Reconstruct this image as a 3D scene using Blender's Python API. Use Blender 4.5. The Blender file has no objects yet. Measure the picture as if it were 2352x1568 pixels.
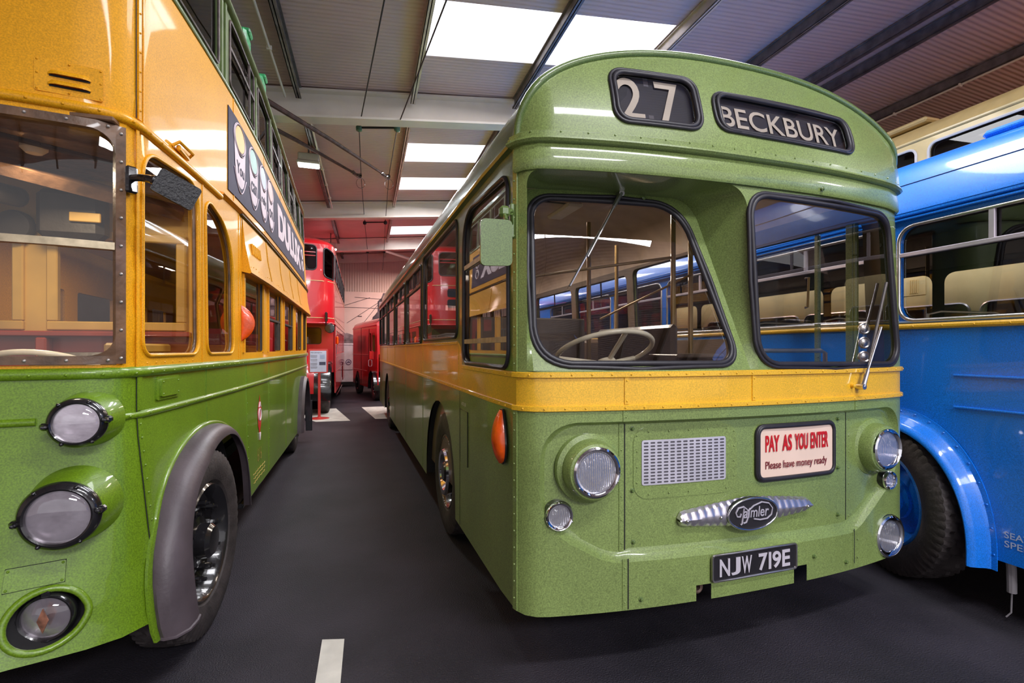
import bpy, math, random
from mathutils import Vector, Matrix
from mathutils.geometry import delaunay_2d_cdt
random.seed(7)
PI = math.pi
def spow(x, p): return math.copysign(abs(x)**p, x)
SC = bpy.context.scene
COL = SC.collection

# ------------------------------------------------------------------ camera
cam_d = bpy.data.cameras.new('camera'); cam = bpy.data.objects.new('camera', cam_d); COL.objects.link(cam)
cam.location = (0, 0, 1.52); cam.rotation_euler = (PI/2, 0, math.radians(-18.3))
cam_d.sensor_width = 36; cam_d.lens = 36*1150/2352; cam_d.shift_y = 16/2352
cam_d.clip_start = .05
SC.camera = cam
# ------------------------------------------------------------------ world and exposure
wd = bpy.data.worlds.new('world'); SC.world = wd; wd.use_nodes = True
bg = wd.node_tree.nodes['Background']; bg.inputs[0].default_value = (.86, .84, .88, 1); bg.inputs[1].default_value = 1.0
SC.view_settings.view_transform = 'Standard'; SC.view_settings.look = 'None'
SC.view_settings.exposure = .33; SC.view_settings.gamma = 1
BETA = math.radians(2.2)          # the hall stands a little askew to the row of buses
def Bd(u, v, w): return (u*math.cos(BETA)+v*math.sin(BETA), -u*math.sin(BETA)+v*math.cos(BETA), w)
def area(name, loc, rot, sx, sy, power, col=(1, 1, 1)):
    l = bpy.data.lights.new(name, 'AREA'); l.shape = 'RECTANGLE'; l.size = sx; l.size_y = sy; l.energy = power; l.color = col
    o = bpy.data.objects.new(name, l); COL.objects.link(o); o.location = loc; o.rotation_euler = rot
    return o
# daylight through the open end of the hall, behind the camera
# daylight from the roof lights; the rearmost, unseen, is added to light the fronts
LP = {-7.4: 720, -.95: 150, 2.9: 130, 5.66: 85, 9.77: 190, 11.77: 190, 16.6: 60}
for (v0, v1) in ((-7.4, -5.4), (-.95, -.45), (2.9, 4.0), (5.66, 6.78), (9.77, 10.75), (11.77, 12.7), (16.6, 17.8)):
    area('roof_light_daylight', Bd(2.3, (v0+v1)/2, 5.36), (0, 0, -BETA), 3.1, v1-v0-.1, LP.get(round(v0, 2), 120), (.96, .96, 1))
# added fill lights without lamps, mostly warm, down the hall and over the rows
for (u, v, w, p, c) in ((9.6, 3.0, 5.0, 80, (1, .50, .42)), (5.2, 9.0, 5.4, 60, (1, .62, .5)), (1.4, 15.2, 4.7, 60, (1, .80, .70)), (1.6, 19.5, 4.7, 90, (1, .72, .62)), (-3.6, 6.5, 4.8, 45, (1, .8, .62)), (9.0, -1.5, 5.0, 190, (.98, .96, 1))):
    area('hall_fill_light', Bd(u, v, w), (0, 0, 0), .9, .5, p, c)

# ------------------------------------------------------------------ materials
def nd(t, kind, **kw):
    n = t.nodes.new(kind)
    for k, v in kw.items(): setattr(n, k, v)
    return n
MATS = {}
def mat(name, col, rough=.5, metal=0., coat=0., var=.06, vscale=6., bump=0., bscale=60., spec=.5, col2=None, emit=0., coat_r=.06, grain=0.):
    if name in MATS: return MATS[name]
    m = bpy.data.materials.new(name); m.use_nodes = True; t = m.node_tree; b = t.nodes['Principled BSDF']; L = t.links.new
    b.inputs['Roughness'].default_value = rough; b.inputs['Metallic'].default_value = metal
    b.inputs['Coat Weight'].default_value = coat; b.inputs['Coat Roughness'].default_value = coat_r
    b.inputs['Specular IOR Level'].default_value = spec
    tc = nd(t, 'ShaderNodeTexCoord'); nz = nd(t, 'ShaderNodeTexNoise'); nz.inputs['Scale'].default_value = vscale; nz.inputs['Detail'].default_value = 5
    L(tc.outputs['Object'], nz.inputs['Vector'])
    rp = nd(t, 'ShaderNodeValToRGB'); c2 = col2 or tuple(max(0, c*(1-var*2.2)) for c in col)
    rp.color_ramp.elements[0].position = .3; rp.color_ramp.elements[1].position = .7
    rp.color_ramp.elements[0].color = (*c2, 1); rp.color_ramp.elements[1].color = (*(min(1, c*(1+var)) for c in col), 1)
    L(nz.outputs['Fac'], rp.inputs['Fac']); 
    if grain:
        n3 = nd(t, 'ShaderNodeTexNoise'); n3.inputs['Scale'].default_value = 170; n3.inputs['Detail'].default_value = 2; L(tc.outputs['Object'], n3.inputs['Vector'])
        mr = nd(t, 'ShaderNodeMapRange'); mr.inputs[1].default_value = .3; mr.inputs[2].default_value = .7; mr.inputs[3].default_value = 1-grain; mr.inputs[4].default_value = 1+grain; L(n3.outputs['Fac'], mr.inputs[0])
        vm = nd(t, 'ShaderNodeVectorMath', operation='SCALE'); L(rp.outputs['Color'], vm.inputs[0]); L(mr.outputs[0], vm.inputs['Scale']); L(vm.outputs[0], b.inputs['Base Color'])
    else: L(rp.outputs['Color'], b.inputs['Base Color'])
    if bump:
        n2 = nd(t, 'ShaderNodeTexNoise'); n2.inputs['Scale'].default_value = bscale; n2.inputs['Detail'].default_value = 3
        L(tc.outputs['Object'], n2.inputs['Vector'])
        bp = nd(t, 'ShaderNodeBump'); bp.inputs['Strength'].default_value = bump; bp.inputs['Distance'].default_value = .01
        L(n2.outputs['Fac'], bp.inputs['Height']); L(bp.outputs['Normal'], b.inputs['Normal'])
    if emit:
        b.inputs['Emission Color'].default_value = (*col, 1); b.inputs['Emission Strength'].default_value = emit
    MATS[name] = m; return m
def glass(name, tint=(.8, .8, .8), f0=.07, gain=.9, rough=.01, powr=4.2, dirt=.0, flute=0):
    if name in MATS: return MATS[name]
    m = bpy.data.materials.new(name); m.use_nodes = True; t = m.node_tree; t.nodes.remove(t.nodes['Principled BSDF']); L = t.links.new
    tr = nd(t, 'ShaderNodeBsdfTransparent'); tr.inputs[0].default_value = (*tint, 1)
    gl = nd(t, 'ShaderNodeBsdfGlossy'); gl.inputs['Roughness'].default_value = rough
    if flute:
        tq = nd(t, 'ShaderNodeTexCoord'); wq = nd(t, 'ShaderNodeTexWave'); wq.bands_direction = 'X'; wq.inputs['Scale'].default_value = flute; wq.inputs['Distortion'].default_value = 1.5; wq.inputs['Detail Scale'].default_value = 6
        bq = nd(t, 'ShaderNodeBump'); bq.inputs['Strength'].default_value = .7; bq.inputs['Distance'].default_value = .004
        L(tq.outputs['Object'], wq.inputs['Vector']); L(wq.outputs['Fac'], bq.inputs['Height']); L(bq.outputs[0], gl.inputs['Normal'])
    lw = nd(t, 'ShaderNodeLayerWeight'); lw.inputs[0].default_value = .5
    p = nd(t, 'ShaderNodeMath', operation='POWER'); p.inputs[1].default_value = powr; L(lw.outputs['Facing'], p.inputs[0])
    a = nd(t, 'ShaderNodeMath', operation='MULTIPLY_ADD'); a.inputs[1].default_value = gain; a.inputs[2].default_value = f0; a.use_clamp = True
    L(p.outputs[0], a.inputs[0]); mx = nd(t, 'ShaderNodeMixShader'); L(a.outputs[0], mx.inputs[0]); L(tr.outputs[0], mx.inputs[1]); L(gl.outputs[0], mx.inputs[2])
    out = mx
    if dirt:
        df = nd(t, 'ShaderNodeBsdfDiffuse'); df.inputs[0].default_value = (.55, .5, .48, 1)
        tc = nd(t, 'ShaderNodeTexCoord'); nz = nd(t, 'ShaderNodeTexNoise'); nz.inputs['Scale'].default_value = 9; nz.inputs['Detail'].default_value = 6; L(tc.outputs['Object'], nz.inputs['Vector'])
        ml = nd(t, 'ShaderNodeMath', operation='MULTIPLY'); ml.inputs[1].default_value = dirt; L(nz.outputs['Fac'], ml.inputs[0])
        m2 = nd(t, 'ShaderNodeMixShader'); L(ml.outputs[0], m2.inputs[0]); L(mx.outputs[0], m2.inputs[1]); L(df.outputs[0], m2.inputs[2]); out = m2
    L(out.outputs[0], t.nodes['Material Output'].inputs[0]); MATS[name] = m; return m

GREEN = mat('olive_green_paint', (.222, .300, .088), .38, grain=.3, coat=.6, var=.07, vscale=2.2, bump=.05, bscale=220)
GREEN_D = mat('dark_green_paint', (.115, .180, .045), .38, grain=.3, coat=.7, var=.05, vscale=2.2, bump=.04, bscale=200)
GYEL = mat('waist_yellow_paint', (.88, .49, .022), .38, grain=.18, coat=.45, var=.05, vscale=3, bump=.03, bscale=220)
TGREEN = mat('trolley_green', (.145, .262, .008), .42, grain=.28, coat=.5, var=.08, vscale=1.6, bump=.04, bscale=150)
TYEL = mat('trolley_yellow', (.80, .36, .006), .5, grain=.18, coat=.3, spec=.25, var=.06, vscale=1.5, bump=.05, bscale=90)
TOLIVE = mat('upper_frame_green', (.13, .19, .055), .45, coat=.5, var=.15, vscale=9, bump=.1)
BLUE = mat('bus_blue', (.003, .21, .88), .36, grain=.25, coat=.6, var=.05, vscale=1.4, bump=.05, bscale=12)
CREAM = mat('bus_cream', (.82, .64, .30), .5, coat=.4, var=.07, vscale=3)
RED = mat('bus_red', (.62, .010, .018), .32, coat=.8, var=.05, vscale=2)
RED_D = mat('post_red', (.60, .008, .018), .33, coat=.9, var=.06, vscale=2)
RUBBER = mat('window_rubber', (.028, .025, .032), .42, var=.1, vscale=30)
BLACKP = mat('black_paint', (.012, .011, .013), .22, coat=.8, var=.1, vscale=12, bump=.15, bscale=40)
TYRE = mat('tyre_rubber', (.050, .040, .040), .62, var=.22, vscale=11, bump=.3, bscale=70)
FENDER = mat('fender_rubber', (.085, .065, .075), .45, var=.2, vscale=4, bump=.12, bscale=60)
CHROME = mat('chrome', (.80, .80, .84), .09, metal=1, var=.02)
ALU = mat('aluminium', (.66, .63, .62), .32, metal=1, var=.08, vscale=14)
DULLAL = mat('dull_aluminium', (.50, .46, .42), .5, metal=.7, var=.12, vscale=14)
CLEARBOWL = mat('clear_reflector', (.95, .90, .93), .26, metal=.9, var=.1, vscale=14, bump=.12, bscale=14)
BOWL = mat('reflector', (.95, .93, .95), .24, metal=.92, var=.03, vscale=18)
def _flute(m):
    t = m.node_tree; L = t.links.new; tq = nd(t, 'ShaderNodeTexCoord'); wq = nd(t, 'ShaderNodeTexWave'); wq.bands_direction = 'X'; wq.inputs['Scale'].default_value = 34; wq.inputs['Distortion'].default_value = 1.2
    bq = nd(t, 'ShaderNodeBump'); bq.inputs['Strength'].default_value = .45; bq.inputs['Distance'].default_value = .004
    L(tq.outputs['Object'], wq.inputs['Vector']); L(wq.outputs['Fac'], bq.inputs['Height']); L(bq.outputs[0], t.nodes['Principled BSDF'].inputs['Normal'])
_flute(BOWL)
WOOD = mat('window_wood', (.17, .088, .045), .42, coat=.3, var=.25, vscale=11, bump=.25, bscale=35)
CABYEL = mat('cab_yellow', (.62, .36, .07), .5, coat=.3, var=.12, vscale=3)
CABRED = mat('cab_red_panel', (.36, .05, .022), .45, coat=.4, var=.15, vscale=4)
CABDARK = mat('cab_dark', (.045, .035, .028), .5, var=.2, vscale=8, bump=.2, bscale=30)
BEIGE = mat('ceiling_beige', (.58, .44, .34), .5, coat=.2, var=.06)
BROWN = mat('lining_brown', (.15, .105, .07), .5, coat=.3, var=.12)
SEATM = mat('seat_leather', (.085, .055, .035), .45, coat=.3, var=.2, bump=.2, bscale=40)
DARK = mat('underside_black', (.012, .011, .012), .8, var=.2)
BLIND = mat('blind_black', (.028, .026, .042), .6, var=.2, vscale=4)
BLINDW = mat('blind_cream', (.80, .70, .60), .7, var=.06)
IVORY = mat('ivory_bakelite', (.90, .82, .62), .3, coat=.6, var=.08, vscale=10)
AMBER = mat('amber_lens', (.90, .105, .004), .25, coat=.3, var=.12, vscale=22, bump=.15, bscale=40)
POLE = mat('gold_pole', (.42, .27, .10), .3, metal=.4, coat=.4, var=.08)
WHITE = mat('white_paint', (.80, .78, .76), .6, var=.05)
PLATEB = mat('plate_black', (.018, .016, .02), .25, coat=.6, var=.1)
SIGNP = mat('sign_cream', (.92, .68, .55), .45, coat=.3, var=.03)
SIGNR = mat('sign_red', (.62, .012, .015), .45, var=.05)
SIGNM = mat('sign_maroon', (.22, .03, .03), .45, var=.05)
NAVY = mat('banner_navy', (.030, .025, .065), .6, spec=.15, var=.12, vscale=10)
LILAC = mat('banner_white', (.78, .66, .72), .6, spec=.15, var=.06)
GLASS = glass('window_glass', (.80, .79, .78), .085, .9)
WGLASS = glass('windscreen_glass', (.78, .77, .76), .13, .8, dirt=0)
TGLASS = glass('trolley_glass', (.86, .84, .80), .07, .9)
DGLASS = glass('upper_glass', (.16, .15, .17), .06, .8)
CLEARLENS = glass('clear_lamp_glass', (.95, .93, .95), .08, .8, rough=.03)
LENS = glass('lamp_glass', (.95, .95, .97), .09, .7, rough=.06, flute=26)

# ------------------------------------------------------------------ mesh helpers
def V(*a): return Vector(a)
class MB:
    def __init__(s): s.v = []; s.f = []
    def add(s, vs, fs):
        b = len(s.v); s.v += [tuple(v) for v in vs]; s.f += [tuple(i+b for i in f) for f in fs]; return s
    def merge(s, o): return s.add(o.v, o.f)
    def xf(s, fn): s.v = [tuple(fn(*v)) for v in s.v]; return s
    def box(s, c, d, M=None):
        x, y, z = d[0]/2, d[1]/2, d[2]/2
        vs = [Vector((i*x, j*y, k*z)) for i in (-1, 1) for j in (-1, 1) for k in (-1, 1)]
        if M is not None: vs = [M @ v for v in vs]
        vs = [v+Vector(c) for v in vs]
        return s.add(vs, [(0, 1, 3, 2), (4, 6, 7, 5), (0, 4, 5, 1), (2, 3, 7, 6), (0, 2, 6, 4), (1, 5, 7, 3)])
    def bbox(s, c, d, r=.01, M=None):      # box with chamfered edges
        x, y, z = d[0]/2, d[1]/2, d[2]/2; r = min(r, x*.9, y*.9, z*.9)
        P = []; F = []
        def q(sx, sy, sz):
            return [Vector((sx*(x-r), sy*(y-r), sz*z)), Vector((sx*(x-r), sy*y, sz*(z-r))), Vector((sx*x, sy*(y-r), sz*(z-r)))]
        idx = {}
        for sx in (-1, 1):
            for sy in (-1, 1):
                for sz in (-1, 1):
                    idx[(sx, sy, sz)] = len(P); P += q(sx, sy, sz)
        g = lambda a, k: idx[a]+k
        for sz in (-1, 1):
            f = [g((-1, -1, sz), 0), g((1, -1, sz), 0), g((1, 1, sz), 0), g((-1, 1, sz), 0)]; F.append(f if sz > 0 else f[::-1])
        for sy in (-1, 1):
            f = [g((-1, sy, -1), 1), g((1, sy, -1), 1), g((1, sy, 1), 1), g((-1, sy, 1), 1)]; F.append(f if sy < 0 else f[::-1])
        for sx in (-1, 1):
            f = [g((sx, -1, -1), 2), g((sx, 1, -1), 2), g((sx, 1, 1), 2), g((sx, -1, 1), 2)]; F.append(f if sx > 0 else f[::-1])
        for a in (-1, 1):
            for b in (-1, 1):
                f = [g((-1, a, b), 0), g((1, a, b), 0), g((1, a, b), 1), g((-1, a, b), 1)]; F.append(f if a*b < 0 else f[::-1])
                f = [g((a, -1, b), 0), g((a, 1, b), 0), g((a, 1, b), 2), g((a, -1, b), 2)]; F.append(f if a*b > 0 else f[::-1])
                f = [g((a, b, -1), 1), g((a, b, 1), 1), g((a, b, 1), 2), g((a, b, -1), 2)]; F.append(f if a*b < 0 else f[::-1])
                for e in (-1, 1):
                    f = [g((a, b, e), 0), g((a, b, e), 1), g((a, b, e), 2)]; F.append(f if a*b*e > 0 else f[::-1])
        if M is not None: P = [M @ v for v in P]
        return s.add([v+Vector(c) for v in P], F)
    def tube(s, path, r, closed=False, seg=8, r2=None, up=None):
        P = [Vector(p) for p in path]; n = len(P); rings = []
        prev = None
        for i in range(n):
            a = P[(i-1) % n] if (closed or i) else P[0]; b = P[(i+1) % n] if (closed or i < n-1) else P[-1]
            t = (b-a).normalized()
            if prev is None:
                ref = Vector(up) if up else (Vector((0, 0, 1)) if abs(t.z) < .9 else Vector((1, 0, 0)))
                prev = (ref-t*ref.dot(t)).normalized()
            else: prev = (prev-t*prev.dot(t)).normalized()
            bn = t.cross(prev); rr = r if r2 is None else r+(r2-r)*i/max(1, n-1)
            rings.append([P[i]+prev*math.cos(2*PI*k/seg)*rr+bn*math.sin(2*PI*k/seg)*rr for k in range(seg)])
        b0 = len(s.v)
        for rg in rings: s.v += [tuple(v) for v in rg]
        m = n if closed else n-1
        for i in range(m):
            for k in range(seg):
                a = b0+i*seg+k; b = b0+i*seg+(k+1) % seg; c = b0+((i+1) % n)*seg+(k+1) % seg; d = b0+((i+1) % n)*seg+k
                s.f.append((a, b, c, d))
        if not closed:
            s.f.append(tuple(b0+k for k in range(seg))[::-1]); s.f.append(tuple(b0+(n-1)*seg+k for k in range(seg)))
        return s
    def cyl(s, a, b, r, seg=12, r2=None): return s.tube([a, b], r, seg=seg, r2=r2)
    def lathe(s, c, ax, prof, seg=32, sx=1., sz=1.):
        ax = Vector(ax).normalized(); ref = Vector((0, 0, 1)) if abs(ax.z) < .9 else Vector((1, 0, 0))
        u = ref.cross(ax).normalized(); w = ax.cross(u); b0 = len(s.v); c = Vector(c)
        for (r, h) in prof:
            for k in range(seg):
                a = 2*PI*k/seg; s.v.append(tuple(c+ax*h+u*math.cos(a)*r*sx+w*math.sin(a)*r*sz))
        for i in range(len(prof)-1):
            for k in range(seg):
                s.f.append((b0+i*seg+k, b0+i*seg+(k+1) % seg, b0+(i+1)*seg+(k+1) % seg, b0+(i+1)*seg+k))
        if prof[-1][0] > 1e-4: s.f.append(tuple(b0+(len(prof)-1)*seg+k for k in range(seg)))
        if prof[0][0] > 1e-4: s.f.append(tuple(b0+k for k in range(seg))[::-1])
        return s
    def grid(s, rows, closed_u=False):
        b0 = len(s.v); n = len(rows[0])
        for r in rows: s.v += [tuple(p) for p in r]
        for i in range(len(rows)-1):
            for k in range(n if closed_u else n-1):
                s.f.append((b0+i*n+k, b0+i*n+(k+1) % n, b0+(i+1)*n+(k+1) % n, b0+(i+1)*n+k))
        return s
    def prism(s, poly, fr, h):     # poly 2D ccw, fr(u,v,w)->3D
        n = len(poly); b0 = len(s.v)
        s.v += [tuple(fr(x, y, h)) for x, y in poly]+[tuple(fr(x, y, 0)) for x, y in poly]
        s.f.append(tuple(b0+i for i in range(n)))
        s.f.append(tuple(b0+n+i for i in range(n))[::-1])
        for i in range(n): s.f.append((b0+n+i, b0+n+(i+1) % n, b0+(i+1) % n, b0+i))
        return s
    def build(s, name, m, parent=None, ang=35, smooth=True):
        me = bpy.data.meshes.new(name); me.from_pydata(s.v, [], s.f); me.validate(verbose=False)
        me.materials.append(m)
        if smooth:
            me.shade_smooth(); me.set_sharp_from_angle(angle=math.radians(ang))
        o = bpy.data.objects.new(name, me); COL.objects.link(o)
        if parent is not None: o.parent = parent
        return o
def each(mb, name, m, parent=None, ang=35, tol=.0015):
    """links every separate piece of a mesh builder as a part of its own; rivets stay with the strip they sit on"""
    n = len(mb.v); par = list(range(n))
    def find(i):
        while par[i] != i: par[i] = par[par[i]]; i = par[i]
        return i
    for f in mb.f:
        r = find(f[0])
        for i in f[1:]: par[find(i)] = r
    comp = {}
    for i in range(n): comp.setdefault(find(i), []).append(i)
    B = []
    for ids in comp.values():
        P = [mb.v[i] for i in ids]; B.append([ids, [min(p[k] for p in P)-tol for k in range(3)], [max(p[k] for p in P)+tol for k in range(3)]])
    done = False
    while not done:
        done = True; i = 0
        while i < len(B):
            j = i+1
            while j < len(B):
                a, b = B[i], B[j]
                if all(a[1][k] <= b[2][k] and b[1][k] <= a[2][k] for k in range(3)):
                    B[i] = [a[0]+b[0], [min(a[1][k], b[1][k]) for k in range(3)], [max(a[2][k], b[2][k]) for k in range(3)]]; B.pop(j); done = False
                else: j += 1
            i += 1
    out = []
    for ids, _, _ in B:
        mp = {v: k for k, v in enumerate(ids)}; q = MB(); q.v = [mb.v[i] for i in ids]; q.f = [tuple(mp[i] for i in f) for f in mb.f if f[0] in mp]; out.append(q.build(name, m, parent, ang))
    return out
def empty(name, loc=(0, 0, 0), rz=0):
    o = bpy.data.objects.new(name, None); COL.objects.link(o); o.location = loc; o.rotation_euler = (0, 0, rz); o.empty_display_size = .2; return o
def tag(o, label, cat, group=None, kind=None):
    if label: o['label'] = label
    if cat: o['category'] = cat
    if group: o['group'] = group
    if kind: o['kind'] = kind
    return o
def struct(o): o['kind'] = 'structure'; return o
def copy_tree(o, parent=None):
    c = o.copy(); COL.objects.link(c)
    if parent is not None: c.parent = parent
    for ch in [x for x in bpy.data.objects if x.parent is o]: copy_tree(ch, c)
    return c
def rpoly(pts, r, n=6):            # polygon with rounded corners; r number or list
    out = []; m = len(pts)
    for i in range(m):
        p = Vector(pts[i]); a = Vector(pts[i-1]); b = Vector(pts[(i+1) % m]); rr = r[i] if isinstance(r, (list, tuple)) else r
        if rr <= 0: out.append(tuple(p)); continue
        da = (a-p); db = (b-p); la, lb = da.length, db.length; rr_ = min(rr, la*.49, lb*.49)
        s_ = p+da.normalized()*rr_; e_ = p+db.normalized()*rr_
        for k in range(n+1):
            t = k/n; out.append(tuple((1-t)**2*s_+2*t*(1-t)*(p*.82+(s_+e_)*.09)+t*t*e_))
    return out
def rect(x0, x1, z0, z1, r=0, n=5):
    p = [(x0, z0), (x1, z0), (x1, z1), (x0, z1)]
    return rpoly(p, r, n) if r else p
def inpoly(x, y, P):
    c = False; j = len(P)-1
    for i in range(len(P)):
        xi, yi = P[i]; xj, yj = P[j]
        if (yi > y) != (yj > y) and x < (xj-xi)*(y-yi)/(yj-yi)+xi: c = not c
        j = i
    return c
def dens(loop, g):
    out = []
    for i in range(len(loop)):
        a = loop[i]; b = loop[(i+1) % len(loop)]; n = max(1, int(math.ceil(math.dist(a, b)/g)))
        for k in range(n): out.append((a[0]+(b[0]-a[0])*k/n, a[1]+(b[1]-a[1])*k/n))
    return out
def area2(P): return sum(P[i-1][0]*P[i][1]-P[i][0]*P[i-1][1] for i in range(len(P)))
def sheet(outer, holes, fn, g=.1, gz=None, thick=0., walls=True):
    """triangulated sheet with holes; fn(a,b,off)->3D; off=-thick gives the inner skin"""
    gz = gz or g; loops = [dens(outer, g)]+[dens(h, g) for h in holes]
    vs = []; es = []
    for L in loops:
        b = len(vs); vs += L; es += [(b+i, b+(i+1) % len(L)) for i in range(len(L))]
    xs = [p[0] for p in loops[0]]; ys = [p[1] for p in loops[0]]
    x0, x1, y0, y1 = min(xs), max(xs), min(ys), max(ys)
    nx = max(1, int((x1-x0)/g)); ny = max(1, int((y1-y0)/gz))
    for i in range(1, nx):
        for j in range(1, ny):
            x = x0+(x1-x0)*i/nx; y = y0+(y1-y0)*j/ny
            if inpoly(x, y, loops[0]) and not any(inpoly(x, y, h) for h in loops[1:]):
                vs.append((x, y))
    r = delaunay_2d_cdt([Vector(p) for p in vs], es, [], 0, 1e-5)
    ov, of = r[0], r[2]; mb = MB(); fs = []
    for f in of:
        cx = sum(ov[i].x for i in f)/len(f); cy = sum(ov[i].y for i in f)/len(f)
        if inpoly(cx, cy, loops[0]) and not any(inpoly(cx, cy, h) for h in loops[1:]):
            if area2([tuple(ov[i]) for i in f]) < 0: f = f[::-1]
            fs.append(tuple(f))
    mb.add([fn(p.x, p.y, 0) for p in ov], fs)
    if thick:
        mb.add([fn(p.x, p.y, -thick) for p in ov], [f[::-1] for f in fs])
        if walls:
            for L in loops:
                A = [fn(x, y, 0) for x, y in L]; B = [fn(x, y, -thick) for x, y in L]
                mb.grid([A+[A[0]], B+[B[0]]])
    return mb
def bez(a, b, c, n=8):
    return [((1-t)**2*a[0]+2*t*(1-t)*b[0]+t*t*c[0], (1-t)**2*a[1]+2*t*(1-t)*b[1]+t*t*c[1]) for t in [i/n for i in range(1, n+1)]]
class Plan:
    """a coach body: outline in plan, walked by arc length s (0 = front centre, + = viewer's right), with a lean/flare by height"""
    def __init__(s, half, mod=None):
        h = half; L = [(-x, y) for x, y in reversed(h[1:])]+h; s.p = L; n0 = len(h)-1; d = [0]
        for i in range(1, len(L)): d.append(d[-1]+math.dist(L[i], L[i-1]))
        s.s = [v-d[n0] for v in d]; s.mod = mod; s.smax = s.s[-1]; s.n = []
        for i in range(len(L)):
            a = L[max(0, i-1)]; b = L[min(len(L)-1, i+1)]; tx, ty = b[0]-a[0], b[1]-a[1]; l = math.hypot(tx, ty) or 1
            s.n.append((ty/l, -tx/l))
    def at(s, t):
        t = max(s.s[0], min(s.s[-1], t)); lo, hi = 0, len(s.s)-1
        while hi-lo > 1:
            m = (lo+hi)//2
            if s.s[m] <= t: lo = m
            else: hi = m
        k = (t-s.s[lo])/((s.s[hi]-s.s[lo]) or 1)
        L = lambda a, b: (a[0]+(b[0]-a[0])*k, a[1]+(b[1]-a[1])*k)
        p = L(s.p[lo], s.p[hi]); n = L(s.n[lo], s.n[hi]); l = math.hypot(*n) or 1
        return p, (n[0]/l, n[1]/l)
    def P(s, t, z, off=0.):
        p, n = s.at(t)
        if s.mod: off = off+s.mod(t, z, p)
        return Vector((p[0]+n[0]*off, p[1]+n[1]*off, z))
    def N(s, t):
        n = s.at(t)[1]; return Vector((n[0], n[1], 0))
    def soy(s, y, sg=1):
        for i in range(len(s.p)//2+3, len(s.p)):
            if s.p[i][1] >= y and s.p[i][0] > .6:
                a = s.p[i-1]; b = s.p[i]; k = (y-a[1])/((b[1]-a[1]) or 1); return sg*(s.s[i-1]+(s.s[i]-s.s[i-1])*k)
        return sg*s.smax
def F(body, off=0.): return lambda a, b, o: body.P(a, b, off+o)
def skin(body, outer, holes=(), off=0., g=.1, gz=None, thick=0.): return sheet(outer, list(holes), F(body, off), g, gz, thick)
def strip(mb, body, s0, s1, prof, g=.06):
    n = max(1, int(math.ceil(abs(s1-s0)/g)))
    rows = [[body.P(s0+(s1-s0)*i/n, z, o) for i in range(n+1)] for (o, z) in prof]
    mb.grid(rows)
    for i in (0, n):
        ring = [r[i] for r in rows]; k = len(mb.v); mb.v += [tuple(p) for p in ring]; mb.f.append(tuple(k+j for j in range(len(ring))))
    return mb
def halfround(z, r, k=.6, n=6): return [(-.004, z-r)]+[(r*k*math.sin(PI*i/n), z-r*math.cos(PI*i/n)) for i in range(1, n)]+[(-.004, z+r)]
def flatbar(z0, z1, t): return [(0, z0), (t*.7, z0), (t, z0+.003), (t, z1-.003), (t*.7, z1), (0, z1)]
def rivet(mb, p, n, r=.006, h=None):
    mb.lathe(p, n, [(r, 0), (r*.9, (h or r)*.45), (r*.45, (h or r)*.9), (0.0001, (h or r))], seg=8); return mb
def rivets(mb, body, pts, off=0., r=.005):
    for s_, z_ in pts: rivet(mb, body.P(s_, z_, off), body.N(s_), r)
    return mb
def vstrip(mb, body, s0, z0, z1, w, t, slope=0.):
    rows = []; n = max(2, int(abs(z1-z0)/.1))
    for (ds, o) in ((-w/2, 0), (-w/2, t), (w/2, t), (w/2, 0)):
        rows.append([body.P(s0+ds+slope*(i/n), z0+(z1-z0)*i/n, o) for i in range(n+1)])
    mb.grid(rows)
    for i in (0, n):
        k = len(mb.v); mb.v += [tuple(r[i]) for r in rows]; mb.f.append((k, k+1, k+2, k+3))
    return mb
def loop3(body, loop, off=0., g=.06): return [body.P(a, b, off) for a, b in dens(loop, g)]
def text_mb(s, size=1., sx=1., offset=0., shear=0., space=1., ext=0., fn=None, align='LEFT', res=4, fit=None, mirror=False):
    cu = bpy.data.curves.new('t', 'FONT'); cu.body = s; cu.size = size; cu.offset = offset; cu.shear = shear; cu.space_character = space; cu.resolution_u = res
    cu.extrude = .5 if ext else 0; cu.align_x = 'LEFT'; cu.fill_mode = 'BOTH' if ext else 'FRONT'
    o = bpy.data.objects.new('t', cu); COL.objects.link(o); bpy.context.view_layer.update()
    dg = bpy.context.evaluated_depsgraph_get(); me = o.evaluated_get(dg).to_mesh()
    vs = [tuple(v.co) for v in me.vertices]; fs = [tuple(p.vertices) for p in me.polygons]
    o.evaluated_get(dg).to_mesh_clear(); bpy.data.objects.remove(o); bpy.data.curves.remove(cu)
    x0 = min(v[0] for v in vs); x1 = max(v[0] for v in vs); y0 = min(v[1] for v in vs); y1 = max(v[1] for v in vs)
    if fit:                      # fit=(width,height)
        vs = [((v[0]-x0)/(x1-x0)*fit[0], (v[1]-y0)/(y1-y0)*fit[1], v[2]) for v in vs]
    else: vs = [((v[0]-x0)*sx, v[1]-y0, v[2]) for v in vs]
    mb = MB(); mb.add([fn(v[0], v[1], (v[2]+.5)*ext if ext else 0) for v in vs], fs)
    return mb
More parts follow.
